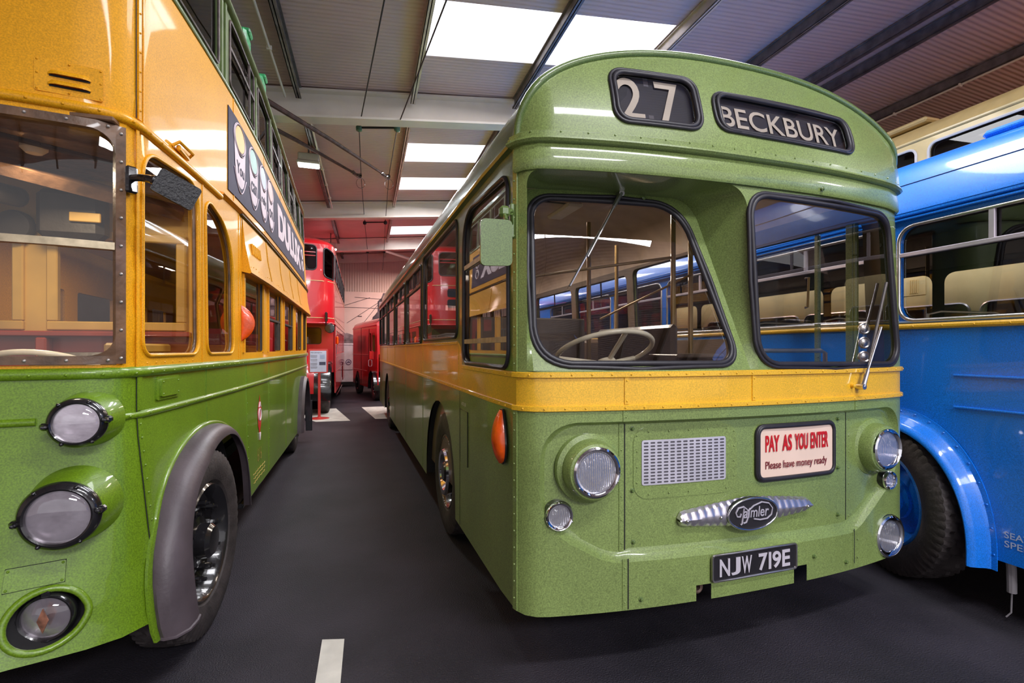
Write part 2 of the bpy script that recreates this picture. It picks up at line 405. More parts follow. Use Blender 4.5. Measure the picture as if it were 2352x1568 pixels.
# ------------------------------------------------------------------ wheels
def tyre_mb(R=.5, w=.23, rim=.29, N=132):
    prof = []                   # (axial, radius, tread?)
    prof += [(-w*.36, rim, 0), (-w*.46, rim+.02, 0), (-w*.53, rim+(R-rim)*.35, 0), (-w*.54, rim+(R-rim)*.55, 0), (-w*.50, R-.045, 0), (-w*.46, R-.022, 0)]
    T = 9
    prof += [(w*(-.43+.86*j/(T-1)), R-.008*abs(2*j/(T-1)-1)**2, 1+j) for j in range(T)]
    prof += [(w*.46, R-.022, 0), (w*.50, R-.045, 0), (w*.54, rim+(R-rim)*.55, 0), (w*.53, rim+(R-rim)*.35, 0), (w*.46, rim+.02, 0), (w*.36, rim, 0)]
    mb = MB(); rows = []
    for (a, r, tr) in prof:
        row = []
        for k in range(N):
            th = 2*PI*k/N; rr = r
            if tr or abs(a) > w*.44 and r > R-.06:
                j = (tr-1) if tr else (0 if a < 0 else 8); z = (k + (3 if j in (2, 3, 6) else 0)) % 6
                if j in (2, 6): rr -= .012 if z in (0, 1, 2) else .0
                elif j in (3, 5): rr -= .012 if z in (3, 4, 5) else .0
                elif (k+j) % 3 == 0: rr -= .011
            row.append((a, rr*math.sin(th), rr*math.cos(th)))
        rows.append(row)
    return mb.grid(rows[::-1], closed_u=True)
def wheel(parent, loc, steer=0., R=.5, w=.23, side=1, style='black', rimr=.29, dish=None, N=132):
    """axle along x; side=+1 shows its outer face to +x"""
    e = empty('wheel', loc, steer); e.parent = parent; S = side
    m_rim = {'black': BLACKP, 'blue': BLUE, 'red': RED, 'chrome': BLACKP}[style]
    tyre_mb(R, w, rimr, N).build('tyre', TYRE, e, ang=28)
    mb = MB(); d = w*.5
    mb.lathe((0, 0, 0), (S, 0, 0), [(rimr+.008, -d*.7), (rimr+.012, d*.78), (rimr-.004, d*.9), (rimr-.022, d*.72), (rimr-.04, d*.2), (rimr*.74, d*.02), (rimr*.55, d*.22), (rimr*.3, d*.3), (.02, d*.3)], seg=48)
    mb.build('rim', m_rim, e)
    hb = MB(); hr = rimr*.30
    hb.lathe((0, 0, 0), (S, 0, 0), [(hr*1.5, d*.2), (hr*1.45, d*.42), (hr*1.05, d*.5), (hr, d*.95), (hr*.8, d*1.12), (hr*.3, d*1.16), (.001, d*1.16)], seg=28)
    hb.build('hub', m_rim, e)
    if style in ('black', 'red'):
        nb = MB()
        for k in range(10):
            a = 2*PI*k/10+.2; c = V(0, math.cos(a)*rimr*.66, math.sin(a)*rimr*.66)
            nb.lathe(c+V(S*d*.05, 0, 0), (S, 0, 0), [(.024, 0), (.024, d*.3), (.017, d*.32), (.017, d*.62), (.010, d*.66), (.009, d*.8)], seg=6)
        each(nb, 'wheel_nut', m_rim, e)
    if style == 'chrome':
        cb = MB(); cb.lathe((0, 0, 0), (S, 0, 0), [(rimr*.62, d*.5), (rimr*.66, d*1.0), (rimr*.62, d*1.15), (rimr*.5, d*1.12), (rimr*.42, d*.8), (rimr*.2, d*.75), (.001, d*.9)], seg=40)
        cb.build('trim_ring', CHROME, e)
    return e
# ================================================================== the hall
def asphalt():
    m = bpy.data.materials.new('asphalt'); m.use_nodes = True; t = m.node_tree; b = t.nodes['Principled BSDF']; L = t.links.new
    tc = nd(t, 'ShaderNodeTexCoord'); n1 = nd(t, 'ShaderNodeTexNoise'); n1.inputs['Scale'].default_value = 1.6; n1.inputs['Detail'].default_value = 7
    n2 = nd(t, 'ShaderNodeTexNoise'); n2.inputs['Scale'].default_value = 130; n2.inputs['Detail'].default_value = 3
    vo = nd(t, 'ShaderNodeTexVoronoi'); vo.inputs['Scale'].default_value = 70
    for n in (n1, n2, vo): L(tc.outputs['Object'], n.inputs['Vector'])
    r1 = nd(t, 'ShaderNodeValToRGB'); r1.color_ramp.elements[0].position = .3; r1.color_ramp.elements[1].position = .75
    r1.color_ramp.elements[0].color = (.013, .011, .017, 1); r1.color_ramp.elements[1].color = (.040, .033, .046, 1); L(n1.outputs['Fac'], r1.inputs[0])
    r2 = nd(t, 'ShaderNodeValToRGB'); r2.color_ramp.elements[0].position = .0; r2.color_ramp.elements[1].position = .13
    r2.color_ramp.elements[0].color = (1, 1, 1, 1); r2.color_ramp.elements[1].color = (0, 0, 0, 1); L(vo.outputs['Distance'], r2.inputs[0])
    gt = nd(t, 'ShaderNodeMath', operation='GREATER_THAN'); gt.inputs[1].default_value = .52; L(n2.outputs['Fac'], gt.inputs[0])
    mu = nd(t, 'ShaderNodeMath', operation='MULTIPLY'); L(r2.outputs[0], mu.inputs[0]); L(gt.outputs[0], mu.inputs[1])
    mx = nd(t, 'ShaderNodeMixRGB'); mx.inputs[2].default_value = (.30, .25, .22, 1); L(mu.outputs[0], mx.inputs[0]); L(r1.outputs[0], mx.inputs[1])
    L(mx.outputs[0], b.inputs['Base Color']); b.inputs['Roughness'].default_value = .6
    bp = nd(t, 'ShaderNodeBump'); bp.inputs['Strength'].default_value = .9; bp.inputs['Distance'].default_value = .008; L(n2.outputs['Fac'], bp.inputs['Height']); L(bp.outputs[0], b.inputs['Normal'])
    return m
def corrugated(name, col, scale, axis='u', rough=.5, col2=None, metal=0.):
    m = bpy.data.materials.new(name); m.use_nodes = True; t = m.node_tree; b = t.nodes['Principled BSDF']; L = t.links.new
    tc = nd(t, 'ShaderNodeTexCoord'); wv = nd(t, 'ShaderNodeTexWave'); wv.bands_direction = axis; wv.inputs['Scale'].default_value = scale; wv.inputs['Distortion'].default_value = 0
    L(tc.outputs['Object'], wv.inputs['Vector']); bp = nd(t, 'ShaderNodeBump'); bp.inputs['Strength'].default_value = .8; bp.inputs['Distance'].default_value = .012
    L(wv.outputs['Fac'], bp.inputs['Height']); L(bp.outputs[0], b.inputs['Normal'])
    nz = nd(t, 'ShaderNodeTexNoise'); nz.inputs['Scale'].default_value = 1.1; nz.inputs['Detail'].default_value = 5; L(tc.outputs['Object'], nz.inputs['Vector'])
    rp = nd(t, 'ShaderNodeValToRGB'); rp.color_ramp.elements[0].position = .3; rp.color_ramp.elements[1].position = .7
    rp.color_ramp.elements[0].color = (*(col2 or tuple(c*.86 for c in col)), 1); rp.color_ramp.elements[1].color = (*col, 1); L(nz.outputs['Fac'], rp.inputs[0])
    L(rp.outputs[0], b.inputs['Base Color']); b.inputs['Roughness'].default_value = rough; b.inputs['Metallic'].default_value = metal
    return m
ROOFM = corrugated('roof_sheet', (.64, .46, .44), 4.2, 'Y', .45)
WALLM = corrugated('wall_sheet', (.72, .55, .48), 3.2, 'X', .5)
BEAMM = mat('beam_cream', (.74, .66, .58), .5, coat=.2, var=.05, vscale=2)
PURM = mat('purlin_steel', (.19, .165, .17), .45, metal=.4, var=.2, vscale=7)
PURL = mat('purlin_steel_lit', (.55, .47, .43), .4, metal=.3, var=.1, vscale=7)  # paler copy of the purlin steel; roof-light glow put into the colour
def skymat():
    m = bpy.data.materials.new('roof_light_sheet'); m.use_nodes = True; t = m.node_tree; L = t.links.new; b = t.nodes['Principled BSDF']
    tc = nd(t, 'ShaderNodeTexCoord'); wv = nd(t, 'ShaderNodeTexWave'); wv.bands_direction = 'Y'; wv.inputs['Scale'].default_value = 1.5; L(tc.outputs['Object'], wv.inputs['Vector'])
    rp = nd(t, 'ShaderNodeValToRGB'); rp.color_ramp.elements[0].color = (.80, .78, .86, 1); rp.color_ramp.elements[1].color = (1, .99, 1, 1); L(wv.outputs['Fac'], rp.inputs[0])
    b.inputs['Base Color'].default_value = (.8, .8, .82, 1); L(rp.outputs[0], b.inputs['Emission Color']); b.inputs['Emission Strength'].default_value = 1.25
    return m
SKYM = skymat()
def rw(u): return 1.52+3.9+.085*(u-.6) if u < 7.1 else 1.52+3.9+.085*6.5-.085*(u-7.1)
mb = MB(); mb.add([Bd(-9, -9, 0), Bd(18, -9, 0), Bd(18, 21.5, 0), Bd(-9, 21.5, 0)], [(0, 1, 2, 3)])
struct(mb.build('floor', asphalt()))
# roof sheets with openings for the roof lights
SKY = [(.72, 3.86, a, b) for a, b in ((-7.4, -5.4), (-.95, -.45), (2.9, 4.0), (5.66, 6.78), (9.77, 10.75), (11.77, 12.7), (16.6, 17.8))]  # first opening is an added, enlarged one behind the camera
holes = [[(a, c), (b, c), (b, d), (a, d)] for a, b, c, d in SKY]
mb = sheet([(-9, -9), (7.1, -9), (7.1, 21.5), (-9, 21.5)], holes, lambda u, v, o: Bd(u, v, rw(u)+.02-o), g=3)
mb.merge(sheet([(7.1, -9), (18, -9), (18, 21.5), (7.1, 21.5)], [], lambda u, v, o: Bd(u, v, rw(u+1e-4)+.02-o), g=4))
struct(mb.build('ceiling', ROOFM, smooth=False))
for i, (a, b, c, d) in enumerate(SKY):
    mb = MB(); f = .02
    mb.add([Bd(a-f, c-f, rw(a)+.045), Bd(b+f, c-f, rw(b)+.045), Bd(b+f, d+f, rw(b)+.045), Bd(a-f, d+f, rw(a)+.045)], [(0, 3, 2, 1)])
    struct(mb.build('window_%d' % (i+1), SKYM))
# walls
def wallbox(name, m, pts, h0, h1, smooth=False):
    mb = MB(); n = len(pts)
    lo = [Bd(u, v, h0) for u, v in pts]; hi = [Bd(u, v, h1 if not callable(h1) else h1(u)) for u, v in pts]
    mb.add(lo+hi, [(i, i+1, n+i+1, n+i) for i in range(n-1)]); return struct(mb.build(name, m, smooth=False))
us = [-9, 7.1, 18]
wallbox('wall_back', WALLM, [(u, 21.5) for u in us], 0, lambda u: rw(u)+.05)
wallbox('wall_left', WALLM, [(-9, -9), (-9, 21.5)], 0, rw(-9)+.05)
wallbox('wall_right', WALLM, [(18, 21.5), (18, -9)], 0, rw(18)+.05)
# rafters: steel I-beams painted cream, following the roof slope
def ibeam(name, u0, u1, v, dep=.42, wd_=.24):
    mb = MB(); t = .025
    for (v0, v1, a0, a1) in ((v-wd_/2, v+wd_/2, 0, t*1.3), (v-.012, v+.012, t, dep-t), (v-wd_/2, v+wd_/2, dep-t*1.3, dep)):
        P = []
        for u in (u0, u1):
            w = rw(u)-.005
            P += [Bd(u, v0, w-a1), Bd(u, v1, w-a1), Bd(u, v1, w-a0), Bd(u, v0, w-a0)]
        mb.add(P, [(0, 1, 2, 3), (7, 6, 5, 4), (0, 4, 5, 1), (1, 5, 6, 2), (2, 6, 7, 3), (3, 7, 4, 0)])
    return struct(mb.build(name, BEAMM, ang=20))
BV = [-5.6, 1.0, 7.9, 13.75, 18.3]
k = 0
for v in BV[2:]:
    k += 1; ibeam('trim_%d' % k, -9, 7.1, v)
    k += 1; ibeam('trim_%d' % k, 7.1, 18, v)
k += 1; ibeam('trim_%d' % k, -9, 7.1, 21.2, .34, .1)
PU = [-4.2, -2.57, -.95, .67, 2.29, 3.91, 5.53, 6.95, 7.4, 8.9, 10.5, 12.2]
spans = [(-9, 7.78), (8.02, 13.63), (13.87, 18.18), (18.42, 21.4)]
for u in PU:
    for (v0, v1) in spans:
        k += 1; mb = MB(); w = rw(u)
        for (u0, u1, a, b) in ((u-.035, u+.035, .0, .012), (u-.006, u+.006, .0, .17), (u-.04, u+.035, .155, .17), (u-.04, u-.03, .14, .17)):
            P = []
            for v in (v0, v1): P += [Bd(u0, v, w-b), Bd(u1, v, w-b), Bd(u1, v, w-a), Bd(u0, v, w-a)]
            mb.add(P, [(0, 1, 2, 3), (7, 6, 5, 4), (0, 4, 5, 1), (1, 5, 6, 2), (2, 6, 7, 3), (3, 7, 4, 0)])
        struct(mb.build('trim_%d' % k, PURM if u not in (.67, 3.91) else PURL, smooth=False))
# knee brace near the end wall
k += 1; mb = MB(); mb.tube([Bd(.62, 18.3, 4.98), Bd(2.6, 19.9, 4.72)], .05, seg=4); struct(mb.build('trim_%d' % k, BEAMM, smooth=False))
# electrical conduits under the roof
def conduit(u, v0, v1, w0, nm='conduit', lab=''):
    mb = MB(); mb.tube([Bd(u, v0, w0), Bd(u, v1, w0)], .016, seg=8)
    n = int((v1-v0)/1.0)
    for i in range(n): mb.bbox(Bd(u, v0+.5+i, w0), (.06, .03, .05), .005)
    tag(mb.build('conduit', BEAMM), lab, 'pipe')
conduit(-1.12, -1, 7.7, rw(-1.1)-.19, lab='pale pipe running along the steel purlin above the yellow and green trolleybus, nearest the camera')
conduit(-.86, 8.1, 13.5, rw(-1.1)-.19, lab='pale pipe along the purlin beside the hanging flood lamp, beyond the first roof beam')
conduit(8.78, -1, 9, rw(8.9)-.24, lab='thin pipe below the dark purlin above the cream double-decker bus at the right')
# floor markings
def patch(P, lab, z=.003):
    mb = MB(); n = len(P); mb.add([(x, y, z) for x, y in P], [tuple(range(n))]); tag(mb.build('floor_marking', mat('road_paint', (.78, .74, .66), .6, var=.12, vscale=5)), lab, 'floor marking')
patch([(-.95, 12.0), (-.60, 11.10), (.08, 11.06), (-.25, 13.45), (-.80, 13.45)], 'white painted floor patch in front of the red double-decker bus')
patch([(.37, 13.52), (.59, 11.17), (.98, 11.1), (.98, 13.5)], 'white painted floor patch beside the rear wheel of the green single-decker bus')
patch([(-.12, 2.79), (-.14, 2.30), (-.03, 2.30), (-.01, 2.76)], 'short white painted dash on the asphalt in the foreground')
# hanging flood lamps
def flood(u, v, w, s, lab, pw=45):
    e = empty('flood_lamp', Bd(u, v, w), -BETA+.05)
    MB().bbox((0, 0, .13), (s*1.0, s*.5, .15), .02).build('ballast_box', mat('lamp_beige', (.60, .50, .44), .5), e)
    MB().bbox((0, 0, .03), (s*1.08, s*.62, .06), .012).build('housing', mat('lamp_beige', (.6, .5, .44)), e)
    MB().box((0, -.01, -.008), (s*.96, s*.52, .02)).build('lamp_glass', mat('lamp_glow', (.80, .95, 1), .4, emit=14), e)
    m = MB(); m.cyl((0, 0, .2), (0, 0, .2+max(.05, rw(u)-w-.2)), .015, 8); m.build('hanging_rod', PURM, e)
    tag(e, lab, 'lamp')
    area('flood_lamp_light', Bd(u, v, w-.05), (0, 0, 0), .34, .18, pw, (.9, .97, 1))
flood(-1.02, 9.7, 4.82, .36, 'square flood lamp with a beige box, nearer of the two lit lamps under the roof')
flood(-1.15, 17.3, 4.75, .36, 'small lit flood lamp under the roof far down the hall above the red bus', 10)
# ================================================================== the green single-decker bus
def green_bus():
    root = empty('green_bus', (1.99, 2.01, 0))
    tag(root, 'olive green and yellow single-decker bus with destination blinds, parked at centre right', 'bus')
    h = [(1.13*i/16, .10*(i/16)**2.4) for i in range(17)]
    h += bez((1.13, .10), (1.235, .122), (1.25, .24))
    h += [(1.25, .5), (1.25, 1), (1.25, 2), (1.25, 4), (1.25, 7), (1.25, 10.1)]
    h += bez((1.25, 10.1), (1.25, 10.35), (1.0, 10.38))+[(0.0, 10.42)]
    def mod(t, z, p):
        o = 0
        if z > 1.5 and t > 0: o -= .055*min(1, max(0, (t-1.0)/.3))*(z-1.5)
        return o
    B = Plan(h, mod); S = lambda y, sg=-1: B.soy(y, sg)
    def yx(x):                                   # front curve as a function of x
        a = min(abs(x), 1.249)
        for i in range(1, len(h)):
            if h[i][0] >= a: k = (a-h[i-1][0])/((h[i][0]-h[i-1][0]) or 1); return h[i-1][1]+(h[i][1]-h[i-1][1])*k
        return .24
    C = 1.29                                     # arc length of the corner seams
    # ---- lower front panel with the sunken centre
    rec = rpoly([(-1.165, .70), (-.84, .525), (.70, .50), (1.15, .80), (1.14, 1.18), (-1.165, 1.18)], [.16, .05, .06, .16, .14, .17], 8)
    out = [(-C, .30), (-.385, .30), (-.385, .375), (-.30, .375), (-.30, .30), (.22, .30), (.22, .385), (.31, .385), (.31, .30), (.98, .30), (C, .325), (C, 1.25), (-C, 1.25)]
    skin(B, out, [rec], g=.06).build('front_lower_panel', GREEN, root)
    cx = -.01; cz = .86
    dl = dens(rec, .06)
    def inner(p):
        dz = .05 if p[1] < .72 else (-.018 if p[1] > 1.1 else .0)
        dx = .028 if p[0] < -1.0 else (-.03 if p[0] > 1.0 else (.01 if p[0] < 0 else -.01))
        if p[1] < .72 and abs(p[0]) > .75: dz = .035; dx *= 1.2
        return (p[0]+dx, p[1]+dz)
    il = [inner(p) for p in dl]; mb = MB(); rows = []
    for k in range(5):
        t = k/4; o = -.04*math.sin(t*PI/2)
        rows.append([B.P(a[0]+(b[0]-a[0])*t, a[1]+(b[1]-a[1])*t, o) for a, b in zip(dl, il)])
    rows = [r+[r[0]] for r in rows]; mb.grid(rows); mb.build('panel_recess_edge', GREEN, root, ang=50)
    sheet(il, [], F(B, -.04), g=.06).build('front_centre_panel', GREEN, root)
    # seams of the centre flap
    mb = MB()
    def vs_(s0, z0, z1, w, base, t):
        n = 8; rows = [[B.P(s0+ds, z0+(z1-z0)*i/n, o) for i in range(n+1)] for ds, o in ((-w/2, base), (-w/2, base+t), (w/2, base+t), (w/2, base))]
        mb.grid(rows)
    vs_(-.762, .56, 1.165, .022, -.041, .005); vs_(-.762, .31, .54, .022, -.001, .004); vs_(-.755, 1.18, 1.25, .03, -.001, .005)
    vs_(.675, .31, .50, .008, -.001, .003); vs_(.70, 1.18, 1.25, .022, -.001, .004)
    piv = [(-.762, .60+.11*i) for i in range(6)]
    for s0, z0 in piv: rivet(mb, B.P(s0, z0, -.036), B.N(s0), .0045)
    for i in range(7): rivet(mb, B.P(.70, .58+.09*i, -.04), B.N(.7), .0045)
    for s0, z0 in ((-.762, .34), (-.762, .42), (-.762, .50), (-.755, 1.2), (-.755, 1.23), (.70, 1.2), (.7, 1.23), (.71, .36), (.71, .46)): rivet(mb, B.P(s0, z0, .003), B.N(s0), .0045)
    each(mb, 'cover_strip', GREEN, root)
    mb = MB()
    for s0, z0, z1, b in ((-.744, .56, 1.165, -.0405), (-.744, .305, .54, -.0005), (.672, .56, 1.165, -.0405), (.684, .33, .52, -.0005)):
        n = 6; mb.grid([[B.P(s0-.003, z0+(z1-z0)*i/n, b+.0015) for i in range(n+1)], [B.P(s0+.003, z0+(z1-z0)*i/n, b+.0015) for i in range(n+1)]])
    each(mb, 'panel_gap', DARK, root)
    mb = MB()
    for s0, z0, b in ((-.705, 1.14, -.04), (-.705, .845, -.04), (-.70, .60, -.04), (-.68, .345, 0), (.60, 1.13, -.04), (.60, .86, -.04), (.60, .60, -.04), (.61, .35, 0), (.36, .42, 0)):
        p = B.P(s0, z0, b); n = B.N(s0); mb.lathe(p, n, [(.012, 0), (.012, .003), (.0075, .004), (.0075, .012), (.0055, .014), (.0001, .014)], seg=6)
    each(mb, 'panel_bolt', GREEN_D, root, ang=20)
    MB().box((0, .25, .40), (2.2, .06, .2)).build('front_crossmember', DARK, root)
    MB().lathe((-.35, .07, .345), (0, -1, 0), [(.03, 0), (.03, .03), (.022, .035), (.014, .03), (.014, 0)], seg=16).build('towing_eye', mat('rust_steel', (.16, .10, .08), .6, metal=.4), root)
    # ---- yellow band round the front and its riveted rails
    skin(B, [(-C, 1.25), (C, 1.25), (C, 1.40), (-C, 1.40)], g=.06).build('front_yellow_band', GYEL, root)
    mb = MB(); strip(mb, B, -C-.02, C+.02, flatbar(1.232, 1.258, .012)); strip(mb, B, -C-.02, C+.02, flatbar(1.385, 1.412, .012))
    for i in range(27):
        s0 = -1.24+i*.0955
        rivet(mb, B.P(s0, 1.245, .012), B.N(s0), .005); rivet(mb, B.P(s0+.03, 1.399, .012), B.N(s0+.03), .005)
    for s0 in (-.752, -.045):
        vstrip(mb, B, s0, 1.26, 1.385, .022, .005); rivet(mb, B.P(s0, 1.275, .005), B.N(s0), .0045); rivet(mb, B.P(s0, 1.37, .005), B.N(s0), .0045)
    mb.build('front_band_rails', GYEL, root)
    # ---- windscreen panel
    opn = rpoly([(-1.225, 1.418), (-.015, 1.418), (-.09, 2.335), (-1.225, 2.335)], [.0, .0, .12, .06], 8)
    wr = rpoly([(-.012, 1.44), (1.135, 1.43), (1.01, 2.285), (-.068, 2.295)], [.13, .13, .12, .11], 8)
    skin(B, [(-C, 1.405), (C, 1.405), (C, 2.47), (-C, 2.47)], [opn, wr], g=.06).build('windscreen_panel', GREEN, root)
    dep = lambda z: .012+.27*max(0, z-1.42)/.88
    def bp(x, z, o=0): return V(x, yx(x)+dep(z)-o, z) if abs(x) < 1.13 else V(x, .10+dep(z)-o, z)
    # cheeks, brow underside and back panel of the driver's set-back windscreen
    L = dens(opn, .05)
    def bpt(p):
        x, z = p; t = (z-1.418)/.917
        if x < -1.1: return (-1.185, min(z, 2.345))
        k = (x+1.225)/(1.21-.075*t)
        return (-1.185+k*(1.185-.055-.145*t), min(z, 2.345))
    L2 = [bpt(p) for p in L]; mb = MB()
    rows = []
    for k in range(4):
        t = k/3; rows.append([B.P(a[0], a[1])*(1-t)+bp(b[0], b[1])*t for a, b in zip(L, L2)])
    mb.grid([r+[r[0]] for r in rows]); mb.build('windscreen_recess', GREEN, root, ang=50)
    gl = rpoly([(-1.175, 1.452), (-.125, 1.447), (-.285, 2.285), (-1.10, 2.285)], [.17, .11, .15, .10], 8)
    sheet(L2, [gl], lambda a, b, o: bp(a, b, o), g=.08).build('windscreen_surround', GREEN, root)
    sheet(gl, [], lambda a, b, o: bp(a, b, o-.006), g=.1).build('driver_windscreen', WGLASS, root)
    def gasket(fn, loop, nm='window_rubber', r=.013, m=RUBBER):
        P = [fn(a, b) for a, b in dens(loop, .05)]; mb = MB(); mb.tube(P, r, closed=True, seg=8)
        c = (sum(p[0] for p in loop)/len(loop), sum(p[1] for p in loop)/len(loop))
        Q = [fn(a+(a-c[0])*.028/max(.3, abs(a-c[0])+abs(b-c[1])), b+(b-c[1])*.028/max(.3, abs(a-c[0])+abs(b-c[1]))) for a, b in dens(loop, .05)]
        mb.tube(Q, r*.8, closed=True, seg=8); return mb.build(nm, m, root, ang=60)
    gasket(lambda a, b: bp(a, b, .002), gl, r=.014)
    skin(B, wr, off=-.006, g=.08).build('passenger_windscreen', WGLASS, root)
    gasket(lambda a, b: B.P(a, b, .002), wr, r=.014)
    # ---- brow, moulding, dome
    mb = MB(); strip(mb, B, -C, C, [(-.002, 2.335), (.014, 2.332), (.022, 2.345), (.02, 2.40), (.014, 2.45), (.0, 2.47)]); mb.build('brow', GREEN, root, ang=50)
    mb = MB(); strip(mb, B, -C-.02, C+.02, [(0, 2.448), (.035, 2.452), (.045, 2.462), (.043, 2.470), (.034, 2.474), (.034, 2.486), (.026, 2.49), (.026, 2.502), (.016, 2.508), (.0, 2.512)])
    for i in range(20): s0 = -1.2+i*.127; rivet(mb, B.P(s0, 2.497, .026), B.N(s0), .005)
    mb.build('roof_moulding', GREEN, root, ang=30)
    W0 = 1.228
    arch = lambda x, hh=.52: 2.502+hh*max(0, 1-abs(x/W0)**2.25)**.40
    lean = lambda z: .15*max(0, (z-2.5)/.52)**1.6
    xs = [W0*math.sin(PI/2*(-1+2*i/48))*1.0 for i in range(49)]
    outl = [(-W0, 2.502)]+[(x, arch(x)) for x in xs[1:-1]]+[(W0, 2.502)]
    fp = lambda x, z, o=0: V(x, yx(x*1.016)+lean(z)-o-.006, z)
    b27 = rect(-.785, -.365, 2.588, 2.848, .06, 6); bbk = rect(-.235, .665, 2.600, 2.800, .06, 6)
    dome_out = [(x, z) for x, z in outl]+[(x, 2.502) for x in (1.1, .9, .6, .3, 0, -.3, -.6, -.9, -1.1)]
    sheet(dome_out, [b27, bbk], fp, g=.07).build('front_dome', GREEN, root)
    # lip and roof
    lip = [fp(x, z, .004) for x, z in outl]
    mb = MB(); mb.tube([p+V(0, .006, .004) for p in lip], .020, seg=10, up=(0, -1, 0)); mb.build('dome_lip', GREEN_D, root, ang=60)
    rows = [[p+V(0, .006, .012) for p in lip]]
    for Y, up, sc_ in ((.10, .016, 1.0), (.35, .030, 1.006), (.8, .036, 1.01), (1.6, .036, 1.01), (3, .036, 1.01), (5, .036, 1.01), (7.5, .036, 1.01), (9.4, .03, 1.01), (10.0, -.04, .99), (10.3, -.2, .93), (10.42, -.42, .8)):
        r = []
        for (x, z) in outl:
            k = min(1, Y/1.0); ly = fp(x, z).y; y = (ly+Y) if Y < 1 else ly*.2+Y
            y = ly+(Y)*1.0 if Y < 1 else Y+.15
            zz = 2.502+(z-2.502)*(1+ (up/.52 if up > 0 else up/.52))
            r.append(V(x*sc_, min(y, 10.42), zz+ .004))
        rows.append(r)
    mb = MB(); mb.grid(rows)
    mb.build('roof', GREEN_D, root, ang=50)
    lin = MB(); lin.grid([[V(x*.965, max(.33, rows[i][j].y), 2.47+(z-2.502)*.93) for j, (x, z) in enumerate(outl)] for i in (1, 3, 5, 7, 9)]); lin.build('ceiling_lining', BEIGE, root, ang=60)
    # side gutters
    for sg in (-1, 1):
        mb = MB(); strip(mb, B, sg*C, S(10.2, sg), [(0, 2.455), (.028, 2.462), (.036, 2.474), (.030, 2.488), (.010, 2.50), (0, 2.503)], g=.5); mb.build('side_gutter', GREEN_D, root)
    # ---- blinds
    def blindbox(lp, nm, inner_fn):
        c = sum(p[0] for p in lp)/len(lp); x0 = min(p[0] for p in lp); x1 = max(p[0] for p in lp); z0 = min(p[1] for p in lp); z1 = max(p[1] for p in lp)
        bl = sheet(rect(x0-.01, x1+.01, z0-.01, z1+.01), [], lambda a, b, o: fp(a, b, -.03+o), g=.1).build(nm, BLIND, root)
        inner_fn(bl, lambda a, b, o=0: fp(a, b, -.0285+o))
        sheet(lp, [], lambda a, b, o: fp(a, b, -.002+o), g=.1).build('blind_glass', GLASS, root)
        gasket(lambda a, b: fp(a, b, .004), lp, 'blind_frame', .012)
        return bl
    def t27(bl, f):
        text_mb('2', fit=(.125, .232), offset=.012, fn=lambda u, v, w: f(-.760+u, 2.600+v, .006)).build('route_digit', BLINDW, bl)
        text_mb('7', fit=(.13, .232), offset=.012, fn=lambda u, v, w: f(-.560+u, 2.600+v, .006)).build('route_digit', BLINDW, bl)
        MB().add([f(-.61, 2.59, .0006), f(-.585, 2.59, .0006), f(-.585, 2.85, .0006), f(-.61, 2.85, .0006)], [(0, 1, 2, 3)]).build('blind_divider', mat('blind_grey', (.12, .11, .14), .5), bl)
    blindbox(b27, 'route_number_blind', t27)
    blindbox(bbk, 'destination_blind', lambda bl, f: text_mb('BECKBURY', fit=(.835, .115), offset=.010, fn=lambda u, v, w: f(-.205+u, 2.634+v, .004)).build('destination_lettering', BLINDW, bl))
    # ---- sides
    wins = [(1.44, 3.06, 1.60, 2.43), (3.20, 4.60, 1.575, 2.39), (4.74, 6.16, 1.575, 2.39), (6.30, 7.72, 1.575, 2.39), (7.86, 9.0, 1.60, 2.39), (9.12, 10.0, 1.60, 2.39)]
    for sg in (-1, 1):
        q = lambda y: S(y, sg)
        lo = lambda a: (a if sg < 0 else a[::-1])
        def arc(cy, r, zt):
            return [(q(cy+r*math.cos(t)), .30+(zt-.30)*spow(math.sin(t), .8)) for t in [PI*i/14 for i in range(15)]]
        arF = arc(2.20, .68, 1.08); arR = arc(7.85, .62, 1.05)
        end = B.smax*sg
        low = [(sg*C, .30), (q(1.51), .30)]+arF[::-1]+[(q(2.9), .30), (q(7.2), .30)]+arR[::-1]+[(q(8.5), .30), (end, .32), (end, 1.25), (sg*C, 1.25)]
        if sg > 0: low = [(q(1.42), .30)]+low[1:]; low[-1] = (q(1.42), 1.25)
        skin(B, low, g=.25).build('side_lower_panel', GREEN, root)
        if sg < 0:
            yb = [(sg*C, 1.25), (end, 1.25), (end, 1.56)]+[(q(1.44), 1.56)]+rpoly([(q(1.40), 1.56), (q(1.345), 1.53), (q(1.30), 1.405)], [.0, .0, 0])+[(sg*C, 1.402)]
        else: yb = [(q(1.42), 1.25), (end, 1.25), (end, 1.56), (q(1.42), 1.56)]
        skin(B, yb, g=.25).build('side_yellow_band', GYEL, root)
        ws = [rpoly([(q(a), c), (q(b), c), (q(b), d), (q(a), d)], .07, 5) for a, b, c, d in wins]
        if sg < 0:
            cab = rpoly([(q(.27), 1.425), (q(1.25), 1.425), (q(1.235), 2.405), (q(.285), 2.36)], [.09, .09, .22, .08], 7)
            top = [(sg*C, 1.402), (q(1.30), 1.405), (q(1.345), 1.53), (q(1.40), 1.56), (end, 1.56), (end, 2.47), (sg*C, 2.47)]
            hs = [cab]+ws
        else:
            dr = rpoly([(q(.34), .45), (q(1.32), .45), (q(1.32), 2.33), (q(.34), 2.33)], .04)
            top = [(sg*C, .30), (q(1.42), .30), (q(1.42), 1.56), (end, 1.56), (end, 2.47), (sg*C, 2.47)]
            hs = [dr]+ws
        skin(B, top, hs, g=.25).build('side_window_panel', GREEN_D if sg < 0 else GREEN, root)
